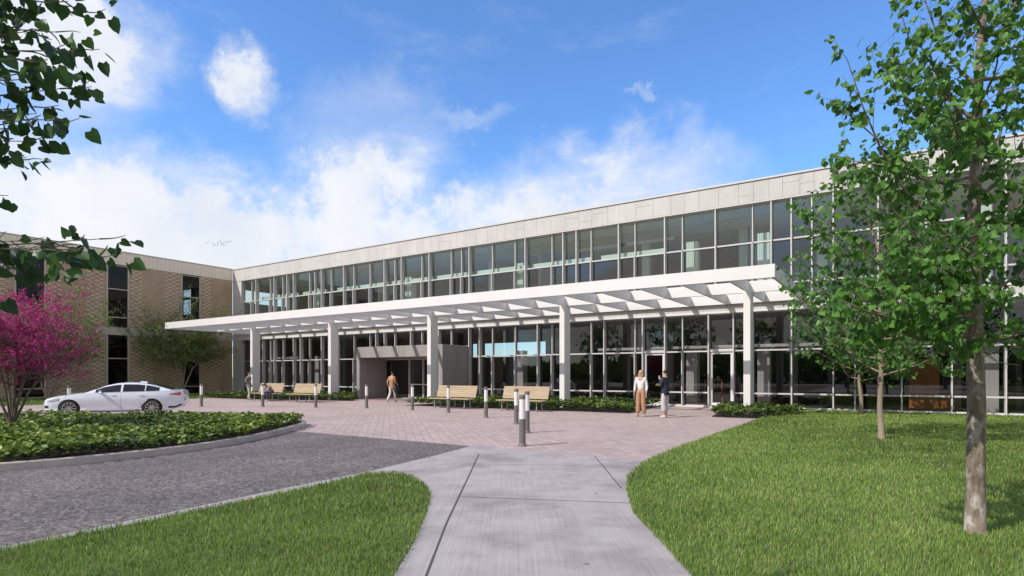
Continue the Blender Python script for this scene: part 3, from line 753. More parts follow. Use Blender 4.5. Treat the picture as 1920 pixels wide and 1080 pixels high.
class TreeGen:
    def __init__(s, seed): s.r = np.random.default_rng(seed); s.mb = MB(); s.lp = []; s.ld = []
    def twig(s, a, d, L, rad, step, leaves=2, droop=.5):
        r = s.r; b = a + d * L; pl = polyline(a, b, 3, r.uniform(-.1, .25), .06, r)
        s.mb.tube(pl, [rad, rad * .8, rad * .6, rad * .35], 4, cap=False)
        n = max(2, int(L / step))
        for i in range(1, n + 1):
            p = along(pl, i / n * .98)
            for _ in range(leaves):
                dd = r.normal(0, .6, 3) + d * .4; dd[2] -= droop; dd /= np.linalg.norm(dd)
                s.lp.append(p + dd * r.uniform(.01, .06)); s.ld.append(dd)
    def limb(s, a, b, r0, subL, step, nsub, leaves=2, droop=.5, spread=.8, start=.3, sag=.12, tertiary=True, k=6):
        r = s.r; pl = polyline(a, b, k, sag, .035, r)
        s.mb.tube(pl, [r0 * (1 - .82 * i / k) for i in range(k + 1)], 6, cap=False)
        d0 = (np.array(b) - np.array(a)); d0 /= np.linalg.norm(d0)
        for i in range(nsub):
            q = start + (1 - start) * (i + r.uniform(0, .8)) / nsub
            p = along(pl, min(q, .99)); d = d0 * r.uniform(.3, .9) + r.normal(0, spread, 3) * np.array([1, 1, .65]); d /= np.linalg.norm(d)
            L = subL * r.uniform(.5, 1.15) * (1.15 - .45 * q)
            rr = max(.0035, r0 * .30 * (1.1 - q))
            if tertiary and L > .3:
                e = p + d * L; pl2 = polyline(p, e, 3, .1, .06, r); s.mb.tube(pl2, [rr, rr * .8, rr * .6, rr * .4], 5, cap=False)
                for kx in range(3):
                    d2 = d * .6 + r.normal(0, .6, 3); d2 /= np.linalg.norm(d2)
                    s.twig(along(pl2, .35 + .3 * kx), d2, L * r.uniform(.4, .75), rr * .5, step, leaves, droop)
            else: s.twig(p, d, L, rr, step, leaves, droop)
        s.twig(np.array(b), d0, subL * .6, max(.003, r0 * .15), step, leaves, droop)
    def finish(s, root, size, lm, bm, shape, amp=.3, crown='crown', flat=False):
        t = s.mb.build('trunk', bm, root, smooth=True)
        P = np.array(s.lp); D = np.array(s.ld); N = len(P)
        up = np.column_stack([s.r.normal(0, .8, N), s.r.normal(0, .8, N), s.r.uniform(.1, 1., N)])
        if not flat: up += (P - P.mean(0)) * .3 + np.array((-.35, -.75, .25))
        o = leaf_mesh(crown, P, D, up, size * s.r.uniform(.65, 1.2, N), lm, shape, None, root, root.location)
        return t, o, N

# right foreground tree
rt = at(1828, 1003, 5.53); rt.z = 0
tr = empty('shade_tree', rt); tag(tr, 'nearest lawn tree with thick mottled trunk and large heart shaped leaves', 'tree', 'young lawn trees')
T = TreeGen(5)
def Pp(x, y, t): return np.array(at(x, y, t))
trunk_px = [(1828, 1003), (1829, 900), (1831, 760), (1828, 640), (1826, 520), (1826, 400), (1830, 300), (1833, 200), (1836, 110), (1845, 20), (1862, -80), (1870, -220)]
tp = [Pp(x, y, 5.53) for x, y in trunk_px]; tp[0][2] = -.02
T.mb.tube(tp, [.088, .076, .074, .068, .060, .052, .047, .042, .034, .028, .02, .01], 14)
RL = [(1826, 480, 1560, 110, 4.9), (1828, 350, 1545, 200, 5.6), (1828, 330, 1560, 300, 5.0), (1826, 560, 1500, 400, 5.2), (1826, 590, 1495, 535, 5.0), (1826, 620, 1570, 590, 5.4),
      (1826, 600, 1600, 470, 6.2), (1826, 540, 1620, 360, 4.9), (1828, 300, 1640, 120, 6.0), (1834, 230, 1660, 20, 5.5), (1836, 160, 1720, -60, 5.9), (1840, 90, 1800, -90, 5.0), (1845, 60, 1920, -60, 5.6),
      (1834, 330, 1925, 90, 5.5), (1830, 360, 1960, 200, 6.0), (1828, 430, 1960, 330, 5.1), (1828, 560, 1950, 470, 5.6), (1828, 640, 1960, 600, 5.2), (1828, 630, 1740, 620, 5.3), (1827, 640, 1880, 620, 6.3),
      (1827, 540, 1800, 430, 4.7), (1830, 300, 1760, 170, 4.7), (1835, 210, 1870, 90, 4.8), (1827, 600, 1730, 560, 4.9), (1836, 150, 1980, 30, 6.0), (1832, 260, 1700, 90, 5.0), (1826, 500, 1700, 430, 6.4)]
for x0, y0, x1, y1, t1 in RL:
    a = Pp(x0, y0, 5.53); b = Pp(x1 + (28 if x1 < 1720 else 0), y1, t1)
    T.limb(a, b, .020, .42, .050, 12, 2, 1.15, .75, .22, sag=.22)
P = np.array(T.lp); k = P[:, 2] > 1.80 + .12 * np.sin(P[:, 0] * 9); T.lp = list(P[k]); T.ld = list(np.array(T.ld)[k])
print('tree A', T.finish(tr, .071, M['leaf'], M['bark'], 'heart')[2])

def young_tree(base, H, r0, crown_r, z_first, nl, leaf, seed, lm, bm, label, name='shade_tree', cat='tree', group='young lawn trees', shape='diam', subL=.6, step=.09, nsub=9, leaves=3, ascend=.55, profile=None):
    root = empty(name, base); tag(root, label, cat, group)
    T = TreeGen(seed); r = T.r
    k = 8; pts = [np.array((base[0] + r.normal(0, .02) * i, base[1] + r.normal(0, .02) * i, base[2] - .02 + H * i / k)) for i in range(k + 1)]
    T.mb.tube(pts, [r0 * (1.05 if i == 0 else 1 - .85 * i / k) for i in range(k + 1)], 10)
    for i in range(nl):
        s = (i + .5) / nl; z = z_first + (H * .97 - z_first) * s
        az = i * 2.39996 + r.normal(0, .3)
        prof = profile(s) if profile else math.sin(math.pi * (.22 + .72 * s)) ** .8
        L = crown_r * prof * r.uniform(.8, 1.12)
        a = along(pts, max(.05, (z - L * ascend * .5) / H)); b = np.array((base[0] + math.cos(az) * L, base[1] + math.sin(az) * L, base[2] + z + L * ascend * .5))
        T.limb(a, b, r0 * .34 * (1.1 - .6 * s), subL, step, nsub, leaves, .4, .75, .2)
    _, _, N = T.finish(root, leaf, lm, bm, shape); print(label[:20], N)
    return root
young_tree((-.20, 16.16, 0), 6.6, .066, 2.15, 1.85, 36, .105, 21, M['leaf_far'], M['bark_pale'], 'middle lawn tree with slim pale trunk standing between the other two lawn trees', shape='heart', subL=.62, step=.10, nsub=9, leaves=2)
young_tree((-1.0, 26.2, 0), 5.2, .08, 2.4, 1.7, 30, .15, 33, M['leaf_far'], M['bark_pale'], 'farthest lawn tree with low crown standing close against the glass wall', subL=.75, step=.13, nsub=8, leaves=3)

# overhanging tree whose branches enter at the upper left
lt = Vector((-3.1, -.12, 0)); tl = empty('shade_tree', lt)
tag(tl, 'dark green heart leaved branches overhanging the upper left edge', 'tree', 'young lawn trees')
T = TreeGen(44)
lp_ = [np.array((lt.x + dx, lt.y + dy, z)) for dx, dy, z in ((0, 0, -.02), (.01, 0, .9), (.02, .03, 1.9), (0, .05, 2.9), (.03, .04, 3.9), (.0, .02, 4.9), (.02, 0, 5.8))]
T.mb.tube(lp_, [.09, .078, .07, .06, .045, .03, .012], 10)
LL = [(2.35, 212, 448, 4.3), (2.3, 205, 482, 4.2), (2.35, 60, 452, 4.5), (2.4, 130, 468, 4.0), (2.35, 20, 470, 4.2), (3.0, 70, 265, 4.3), (3.1, 55, 300, 4.5), (3.2, 125, 225, 4.2), (3.3, 40, 215, 4.0), (3.4, 150, 165, 4.4), (3.6, 165, 95, 4.4),
      (3.7, 60, 110, 4.0), (3.9, 130, 60, 4.6), (4.1, 175, 15, 4.4), (4.2, 90, -10, 4.2), (4.3, 40, 20, 4.6), (3.5, 20, 150, 4.6), (3.2, 10, 240, 4.3), (4.4, 120, -60, 4.3), (3.9, 70, 60, 4.3), (3.6, 110, 130, 4.2), (3.3, 90, 200, 4.6), (2.75, -12, 372, 4.3)]
for z0, x1, y1, t1 in LL:
    T.limb(along(lp_, (EZ + (z0 - EZ) * .5 - .2) / 5.8), Pp(x1 - 26, y1, t1 * .5), .008, .14, .038, 10, 2, 1.0, .8, .45, sag=-.05)
for i in range(4):
    az = 3.0 + i * .42; z0 = 1.9 + (i % 4) * .4
    a = along(lp_, z0 / 5.8); T.limb(a, a + np.array((math.cos(az) * 1., math.sin(az) * 1., .5)), .012, .25, .06, 7, 2, .6, .8, .3)
print('tree L', T.finish(tl, .051, M['leaf_shaded'], M['bark'], 'heart')[2])

# magenta flowering tree in the island
rb = Vector((-17.72, 5.13, .09)); tq = empty('redbud_tree', rb)
tag(tq, 'magenta flowering tree with several dark stems in the planted island', 'tree')
T = TreeGen(8); r = T.r
stems = [(-1.2, .2, 2.25), (-.3, .6, 2.7), (.5, .3, 2.6), (1.35, .55, 2.0), (-.5, -.7, 2.4), (.6, -.5, 2.3), (.2, .1, 2.9)]
for i, (dx, dy, z) in enumerate(stems):
    a = np.array(rb) + np.array((0, 0, -.03)); f = np.array((rb.x + dx * .09, rb.y + dy * .09, .5)); m_ = np.array((rb.x + dx * .36, rb.y + dy * .36, 1.15)); e = np.array((rb.x + dx, rb.y + dy, z))
    T.mb.tube([a, f, m_, e], [.042, .034, .026, .018], 7)
    for kx in range(13):
        az = r.uniform(0, 6.283); L = r.uniform(.8, 1.6); s0 = along([f, m_, e], r.uniform(.5, 1))
        T.limb(s0, s0 + np.array((math.cos(az) * L * .85, math.sin(az) * L * .85, r.uniform(.0, 1.05) * L * .85)), .012, .46, .034, 8, 2, .0, .7, .1, sag=.05)
T.lp = [p + np.array((0, 0, .28)) for p in T.lp]
P = np.array(T.lp); gp = np.sin(P[:, 0] * 5.1) * np.sin(P[:, 1] * 4.7 + 1) * np.sin(P[:, 2] * 5.6)
k = (P[:, 2] < 4.35) & (P[:, 2] > 1.3) & (r.random(len(P)) < .98 + .5 * gp); T.lp = list(P[k]); T.ld = list(np.array(T.ld)[k])
print('redbud', T.finish(tq, .046, M['blossom'], M['bark_dark'], 'diam', crown='blossom')[2])

# multi-stem trees by the brick wing
def multi_stem(base, dims, zc, stems, leaf, seed, label, nb, lm, spread=.8):
    root = empty('multi_stem_tree', base); tag(root, label, 'tree', 'trees along the brick wing')
    T = TreeGen(seed); r = T.r; B = np.array(base)
    for (dx, dy, z) in stems:
        a = B + (0, 0, -.03); f = B + (dx * .25 + r.normal(0, .06), dy * .25, z * .3); m_ = B + (dx * .45, dy * .5 + r.normal(0, .12), z * .62); e = B + (dx, dy, z)
        T.mb.tube([a, f, m_, e], [.075, .065, .05, .035], 7)
        for kx in range(nb):
            az = r.uniform(0, 6.283); el = r.uniform(-.9, 1.0)
            tgt = B + np.array((math.cos(az) * dims[0] * math.cos(el), math.sin(az) * dims[1] * math.cos(el), zc + math.sin(el) * dims[2])) * 1.0
            tgt = e + (tgt - e) * r.uniform(.55, 1.0)
            T.limb(along([m_, e], r.uniform(.1, 1)), tgt, .022, .75, .085, 8, 3, .1, spread, .25, sag=.0)
    print(label[:20], T.finish(root, leaf, lm, M['bark_pale'], 'diam')[2])
multi_stem((-44.5, 22.8, 0), (1.7, 4.8, 3.4), 5.3, [(-.2, -1.7, 2.9), (.1, .9, 3.6), (-.3, -.3, 4.2), (.2, 1.9, 3.2)], .10, 61, 'multi stemmed olive green tree at the wing corner behind the canopy end', 19, M['leaf_olive'], 1.0)
multi_stem((-43.2, 14.3, 0), (2.3, 3.6, 3.2), 5.0, [(-.2, -1.4, 2.8), (.2, 1.2, 3.4), (.3, -.2, 4.2), (.1, 2.0, 2.6)], .10, 63, 'dark olive tree by the wing behind the magenta flowering tree', 15, M['leaf_olive'])

# trees behind the camera that the glass reflects
for i, (x, y, H, sd) in enumerate(((-34, -18, 9, 71), (-24, -26, 11, 72), (-14, -22, 8.5, 73), (-5, -30, 10, 74), (5, -24, 9, 75), (15, -20, 10, 76), (-30, -34, 12, 77), (10, -38, 12, 78))):
    young_tree((x, y, -.03), H, .2, 3.0 + (i % 3) * .5, 2.0, 24, .36, sd, M['leaf_far'], M['bark'], ['tall broad tree across the road behind the viewpoint', 'park tree standing across the road and mirrored in the glass'][0], name='park_tree', group='park trees across the road', subL=1.3, step=.3, nsub=7, leaves=2)

P = np.column_stack([RNG.uniform(-150, 120, 26000), RNG.uniform(-75, -55, 26000)]); ht = 2.5 + 3.5 * vnoise(P * (1, .0), .16, 31) + 1.5 * vnoise(P * (1, 0), .7, 32)
Q = np.column_stack([P, ht * RNG.random(26000) ** .7]); Dq = RNG.normal(0, 1, (26000, 3))
tag(leaf_mesh('treeline', Q, Dq, RNG.normal(0, 1, (26000, 3)), RNG.uniform(.8, 1.6, 26000), M['leaf_far'], 'diam'), 'distant dark treeline mirrored in the glass front', 'treeline', kind='stuff')

# ------------------------------------------------------------------ white sedan
M['paint'] = mat('white car paint', (.66, .70, .77), .25, var=.01, coat=1., spec=.5)
M['glass_car'] = mat('tinted car glass', (.012, .016, .026), .04, var=.05, spec=.35)
M['rubber'] = mat('tyre rubber', (.018, .018, .018), .8, var=.1)
M['alloy'] = mat('bright alloy', (.62, .63, .65), .25, metal=.85, var=.04)
M['dark_trim'] = mat('black trim', (.02, .02, .022), .4, var=.1)
M['lamp_red'] = mat('red lamp', (.50, .035, .04), .15, var=.1, coat=1.)
M['lamp_clear'] = mat('headlamp lens', (.30, .31, .33), .08, var=.25, scale=30, coat=1.)

def interp(tab, x):
    xs = [p[0] for p in tab]
    if x <= xs[0]: return tab[0][1]
    for (a, va), (b, vb) in zip(tab[:-1], tab[1:]):
        if x <= b:
            s = (x - a) / (b - a); s = s * s * (3 - 2 * s) * .35 + s * .65
            return va + (vb - va) * s
    return tab[-1][1]
CAR_W = [(0, .56), (.10, .74), (.35, .86), (.8, .915), (1.5, .925), (3.2, .925), (3.9, .905), (4.3, .86), (4.6, .78), (4.78, .68), (4.88, .55)]
CAR_T = [(0, .56), (.06, .66), (.18, .735), (.6, .83), (1.1, .905), (1.55, .955), (2.2, .97), (3.2, .99), (4.0, 1.02), (4.35, 1.04), (4.70, 1.055), (4.80, 1.035), (4.88, .86)]
CAR_B = [(0, .36), (.12, .20), (.5, .17), (4.2, .17), (4.6, .24), (4.80, .34), (4.88, .48)]
def roofz(x): return interp([(1.42, .945), (1.75, 1.10), (2.15, 1.27), (2.5, 1.355), (2.85, 1.385), (3.2, 1.375), (3.6, 1.315), (4.0, 1.20), (4.35, 1.085), (4.5, 1.045)], x)
def side_y(x, z):
    """half width of the body side at station x and height z"""
    w = interp(CAR_W, x); b = interp(CAR_B, x); tz = interp(CAR_T, x)
    s = (z - b) / max(.05, tz - b)
    return w * interp([(0, .93), (.14, .975), (.22, .955), (.5, 1.0), (.72, .995), (.80, .985), (1., .93)], s)
def make_car():
    car = empty('car')
    xs = [0, .03, .08, .16, .28, .42] + [.42 + .14 * k for k in range(1, 31)] + [4.70, 4.76, 4.81, 4.85, 4.88]
    SS = [0, .07, .14, .22, .36, .5, .62, .72, .80, .90, 1.]
    b = MB(); rows = []
    for x in xs:
        bz, tz = interp(CAR_B, x), interp(CAR_T, x); w = side_y(x, tz)
        half = [(side_y(x, bz + (tz - bz) * s), bz + (tz - bz) * s) for s in SS]
        crown = .055 if x < 1.5 else .015
        half += [(w * .8, tz + crown * .55), (w * .42, tz + crown * .9), (0, tz + crown)]
        ring = [(x, 0, bz)] + [(x, y, z) for y, z in half] + [(x, -y, z) for y, z in half[:-1][::-1]]
        rows.append(ring)
    nr = len(rows[0]); vs = [p for r in rows for p in r]; fs = []
    for i in range(len(rows) - 1):
        for k in range(nr): fs.append((i * nr + k, i * nr + (k + 1) % nr, (i + 1) * nr + (k + 1) % nr, (i + 1) * nr + k))
    fs += [list(range(nr)), list(range((len(rows) - 1) * nr, len(rows) * nr))[::-1]]
    b.add(vs, fs); body = b.build('body', M['paint'], car, smooth=True)
    bm = bmesh.new(); bm.from_mesh(body.data); bmesh.ops.recalc_face_normals(bm, faces=bm.faces); bm.to_mesh(body.data); bm.free()
    cut = MB(); 
    for wx in (.94, 3.77):
        for sg in (1, -1):
            pts = [(wx + .375 * math.cos(a), .335 + .375 * math.sin(a)) for a in [2 * math.pi * k / 36 for k in range(36)]]
            y0, y1 = (.60, 1.1) if sg > 0 else (-1.1, -.60)
            cut.add([(p[0], y0, p[1]) for p in pts] + [(p[0], y1, p[1]) for p in pts], [list(range(36)), list(range(36, 72))[::-1]] + [(k, 36 + k, 36 + (k + 1) % 36, (k + 1) % 36) for k in range(36)])
    co = cut.build('arch_cutter', M['dark_trim'])
    bm = bmesh.new(); bm.from_mesh(co.data); bmesh.ops.recalc_face_normals(bm, faces=bm.faces); bm.to_mesh(co.data); bm.free()
    bo = body.modifiers.new('arches', 'BOOLEAN'); bo.operation = 'DIFFERENCE'; bo.object = co; bo.solver = 'EXACT'
    dg = bpy.context.evaluated_depsgraph_get(); me = bpy.data.meshes.new_from_object(body.evaluated_get(dg))
    body.modifiers.clear(); body.data = me
    bpy.data.objects.remove(co)
    for p in me.polygons: p.use_smooth = True
    wn = body.modifiers.new('es', 'EDGE_SPLIT'); wn.split_angle = R_(32)
    # greenhouse
    g = MB(); gx = [1.42 + .1 * k for k in range(31)]; rows = []
    def gh(x, s):   # s 0 beltline .. 1 roof edge
        bt = interp(CAR_T, x); rz = max(roofz(x), bt + .012)
        yb = side_y(x, bt) * .985; yt = yb * (.76 if rz - bt > .2 else .76 + .22 * (1 - (rz - bt) / .2))
        z = bt + (rz - bt) * (.90) * s; return yb + (yt - yb) * (s ** 1.15), z, rz
    for x in gx:
        half = [gh(x, s)[:2] for s in (0, .2, .4, .6, .8, 1.)]; rz = gh(x, 1)[2]; yt, zt = half[-1]
        half += [(yt * .9, zt + (rz - zt) * .55), (yt * .6, zt + (rz - zt) * .9), (0, rz)]
        rows.append([(x, y, z) for y, z in half] + [(x, -y, z) for y, z in half[:-1][::-1]])
    nr = len(rows[0]); vs = [p for r in rows for p in r]
    fs = [(i * nr + k, i * nr + k + 1, (i + 1) * nr + k + 1, (i + 1) * nr + k) for i in range(len(rows) - 1) for k in range(nr - 1)]
    fs += [list(range(nr)), list(range((len(rows) - 1) * nr, len(rows) * nr))[::-1]]
    g.add(vs, fs); g.build('roof', M['paint'], car, smooth=True)
    def side_glass(x0, x1, name, cut0=None, cut1=None):
        for sg in (1, -1):
            w = MB(); n = 14; V = []; F = []
            for i in range(n + 1):
                x = x0 + (x1 - x0) * i / n
                for k in range(7):
                    s = .05 + .82 * k / 6
                    hgt = gh(x, 1)[1] - gh(x, 0)[1]
                    y, z, _ = gh(x, s); V.append((x, sg * (y + .008), z))
            for i in range(n):
                for k in range(6):
                    F.append((i * 7 + k, i * 7 + k + 1, (i + 1) * 7 + k + 1, (i + 1) * 7 + k))
            w.add(V, F); w.build(name, M['glass_car'], car, smooth=True)
    side_glass(1.80, 2.66, 'side_window'); side_glass(2.74, 3.50, 'side_window'); side_glass(3.54, 4.02, 'quarter_window')
    def top_glass(x0, x1, name):
        w = MB(); n = 10; V = []; F = []
        for i in range(n + 1):
            x = x0 + (x1 - x0) * i / n; yt, zt, rz = gh(x, 1)
            for k in range(9):
                q = -1 + k / 4; y = yt * .86 * q; aq = abs(q) * .86
                z = interp([(0, rz), (.6, zt + (rz - zt) * .9), (.9, zt + (rz - zt) * .55)], aq); V.append((x, y, z + .009))
        for i in range(n):
            for k in range(8): F.append((i * 9 + k, i * 9 + k + 1, (i + 1) * 9 + k + 1, (i + 1) * 9 + k))
        w.add(V, F); w.build(name, M['glass_car'], car, smooth=True)
    top_glass(1.50, 2.28, 'windshield'); top_glass(3.50, 4.36, 'rear_window')
    def patch(x0, x1, z0f, z1f, off, name, m, n=12, nz=5):
        for sg in (1, -1):
            w = MB(); V = []; F = []
            for i in range(n + 1):
                x = x0 + (x1 - x0) * i / n; z0, z1 = z0f(x), z1f(x)
                for k in range(nz + 1):
                    z = z0 + (z1 - z0) * k / nz; V.append((x, sg * (side_y(x, z) + off), z))
            for i in range(n):
                for k in range(nz): F.append((i * (nz + 1) + k, i * (nz + 1) + k + 1, (i + 1) * (nz + 1) + k + 1, (i + 1) * (nz + 1) + k))
            w.add(V, F); w.build(name, m, car, smooth=True)
    top = lambda x: interp(CAR_T, x) - .015
    patch(1.50, 2.68, lambda x: .30, top, .005, 'door', M['paint'])
    patch(2.71, 3.62, lambda x: .30 + max(0, (x - 3.30)) * 1.1, top, .005, 'door', M['paint'])
    patch(1.42, 3.36, lambda x: .185, lambda x: .225, .004, 'sill_trim', M['dark_trim'], nz=1)
    patch(1.72, 4.05, lambda x: interp(CAR_T, x) - .012, lambda x: interp(CAR_T, x) + .004, .004, 'window_trim', M['alloy'], nz=1)
    patch(.20, .62, lambda x: .60 + (x - .2) * .15, lambda x: .66 + (x - .2) * .26, .012, 'headlight', M['lamp_clear'], 8, 2)
    patch(4.40, 4.78, lambda x: .86 - (x - 4.4) * .12, lambda x: .90 + (x - 4.4) * .18, .010, 'taillight', M['lamp_red'], 8, 2)
    patch(.06, .24, lambda x: .36, lambda x: .46, .008, 'fog_lamp_surround', M['dark_trim'], 4, 2)
    patch(4.35, 4.80, lambda x: .30 + max(0, x - 4.6) * .5, lambda x: .38 + max(0, x - 4.6) * .55, .006, 'bumper_trim', M['dark_trim'], 8, 2)
    gr = MB()
    for z in (.40, .45, .50): gr.box(-.012, .02, -.42, .42, z, z + .03)
    gr.box(-.010, .02, -.40, .40, .58, .62); gr.build('grille', M['dark_trim'], car)
    pl = MB(); pl.box(4.872, 4.890, -.26, .26, .66, .78); pl.build('number_plate', M['bol_white'], car)
    for sg in (1, -1):
        m_ = MB(); m_.tube([(1.98, sg * .86, .985), (2.0, sg * .97, 1.0), (2.01, sg * 1.06, 1.005)], [.03, .075, .05], 10); m_.build('mirror', M['paint'], car, smooth=True)
        for hx in (2.42, 3.38):
            h = MB(); yy = side_y(hx, .86) + .018; h.tube([(hx - .10, sg * (yy - .01), .86), (hx - .06, sg * (yy + .012), .865), (hx + .06, sg * (yy + .012), .868), (hx + .10, sg * (yy - .01), .87)], .013, 6); h.build('door_handle', M['paint'], car)
        for wx in (.94, 3.77):
            wh = empty('wheel', (0, 0, 0)); wh.parent = car; wh.location = (wx, sg * .80, .335)
            n = 40; ty = MB(); prof = [(.235, .095), (.30, .105), (.328, .085), (.335, .04), (.335, -.04), (.328, -.085), (.30, -.105), (.235, -.095)]
            V = [(r_ * math.cos(2 * math.pi * k / n), y, r_ * math.sin(2 * math.pi * k / n)) for r_, y in prof for k in range(n)]
            F = [(i * n + k, i * n + (k + 1) % n, (i + 1) * n + (k + 1) % n, (i + 1) * n + k) for i in range(len(prof) - 1) for k in range(n)]
            ty.add(V, F); ty.build('tyre', M['rubber'], wh, off=1, smooth=True)
            rm = MB(); yo = sg * .085
            V = [(r_ * math.cos(2 * math.pi * k / n), y, r_ * math.sin(2 * math.pi * k / n)) for r_, y in ((.238, sg * .098), (.226, sg * .10), (.214, sg * .085), (.20, -sg * .06)) for k in range(n)]
            F = [(i * n + k, i * n + (k + 1) % n, (i + 1) * n + (k + 1) % n, (i + 1) * n + k) for i in range(3) for k in range(n)]
            rm.add(V, F)
            for k in range(10):
                a = 2 * math.pi * k / 10; ca, sa = math.cos(a), math.sin(a); V = []
                for rr, hw in ((.05, .018), (.21, .021)):
                    for y in (yo, yo - sg * .03):
                        for q in (-1, 1): V.append((rr * ca - q * hw * sa, y, rr * sa + q * hw * ca))
                rm.add(V, [(0, 1, 5, 4), (2, 3, 7, 6), (0, 2, 6, 4), (1, 3, 7, 5), (4, 5, 7, 6), (0, 1, 3, 2)])
            V = [(.06 * math.cos(2 * math.pi * k / 16), y, .06 * math.sin(2 * math.pi * k / 16)) for y in (yo + sg * .004, yo - sg * .04) for k in range(16)]
            rm.add(V, [list(range(16)), list(range(16, 32))] + [(k, (k + 1) % 16, 16 + (k + 1) % 16, 16 + k) for k in range(16)])
            rm.build('rim', M['alloy'], wh, off=1)
            dk = MB(); V = [(.212 * math.cos(2 * math.pi * k / 24), -sg * .03, .212 * math.sin(2 * math.pi * k / 24)) for k in range(24)]
            dk.add(V + [(x, y - sg * .02, z) for x, y, z in V], [list(range(24)), list(range(24, 48))] + [(k, (k + 1) % 24, 24 + (k + 1) % 24, 24 + k) for k in range(24)]); dk.build('brake_disc', M['dark_trim'], wh, off=1)
    an = MB(); an.add([(3.2, 0, 1.425), (3.40, 0, 1.40), (3.15, .03, 1.375), (3.15, -.03, 1.375), (3.42, .03, 1.34), (3.42, -.03, 1.34)], [(0, 2, 4, 1), (0, 1, 5, 3), (0, 3, 2), (1, 4, 5)])
    an.build('roof_antenna', M['paint'], car)
    return car
car = make_car()
tag(car, 'white four door car parked beyond the planted island', 'car')
# heading towards image left, roughly square to the view
cpos = at(226, 0, 22.4)
hd = math.atan2(RT[1], RT[0]) + R_(19)      # local +x runs from nose to tail
car.rotation_euler = (0, 0, hd)
car.scale = (.93, .93, .91)
car.location = (cpos.x - math.cos(hd) * 2.27, cpos.y - math.sin(hd) * 2.27, -.004)

# ------------------------------------------------------------------ people
def cloth(name, c, rough=.8, var=.15, scale=14): return mat(name, c, rough, var=var, scale=scale, obj=True)
SK1 = cloth('skin fair', (.52, .32, .23), .5, .06); SK2 = cloth('skin tan', (.36, .20, .13), .5, .06)
def skin_mesh(name, J, E, m, parent, sub=1):
    names = list(J); idx = {k: i for i, k in enumerate(names)}
    me = bpy.data.meshes.new(name); me.from_pydata([J[k][0] for k in names], [(idx[a], idx[b]) for a, b in E], [])
    o = link(bpy.data.objects.new(name, me)); o.modifiers.new('s', 'SKIN'); 
    seen = set(); adj = {k: [] for k in names}
    for a, b in E: adj[a].append(b); adj[b].append(a)
    sv = me.skin_vertices[0].data
    for k in names:
        r = J[k][1]; sv[idx[k]].radius = r if isinstance(r, tuple) else (r, r)
        if k not in seen:
            sv[idx[k]].use_root = True; st = [k]
            while st:
                q = st.pop()
                if q in seen: continue
                seen.add(q); st += adj[q]
    s = o.modifiers.new('d', 'SUBSURF'); s.levels = sub; s.render_levels = sub
    dg = bpy.context.evaluated_depsgraph_get(); nm = bpy.data.meshes.new_from_object(o.evaluated_get(dg))
    bpy.data.objects.remove(o)
    nm.name = name; nm.materials.clear(); nm.materials.append(m)
    for p in nm.polygons: p.use_smooth = True
    o = link(bpy.data.objects.new(name, nm)); o.parent = parent
    return o
V3 = Vector
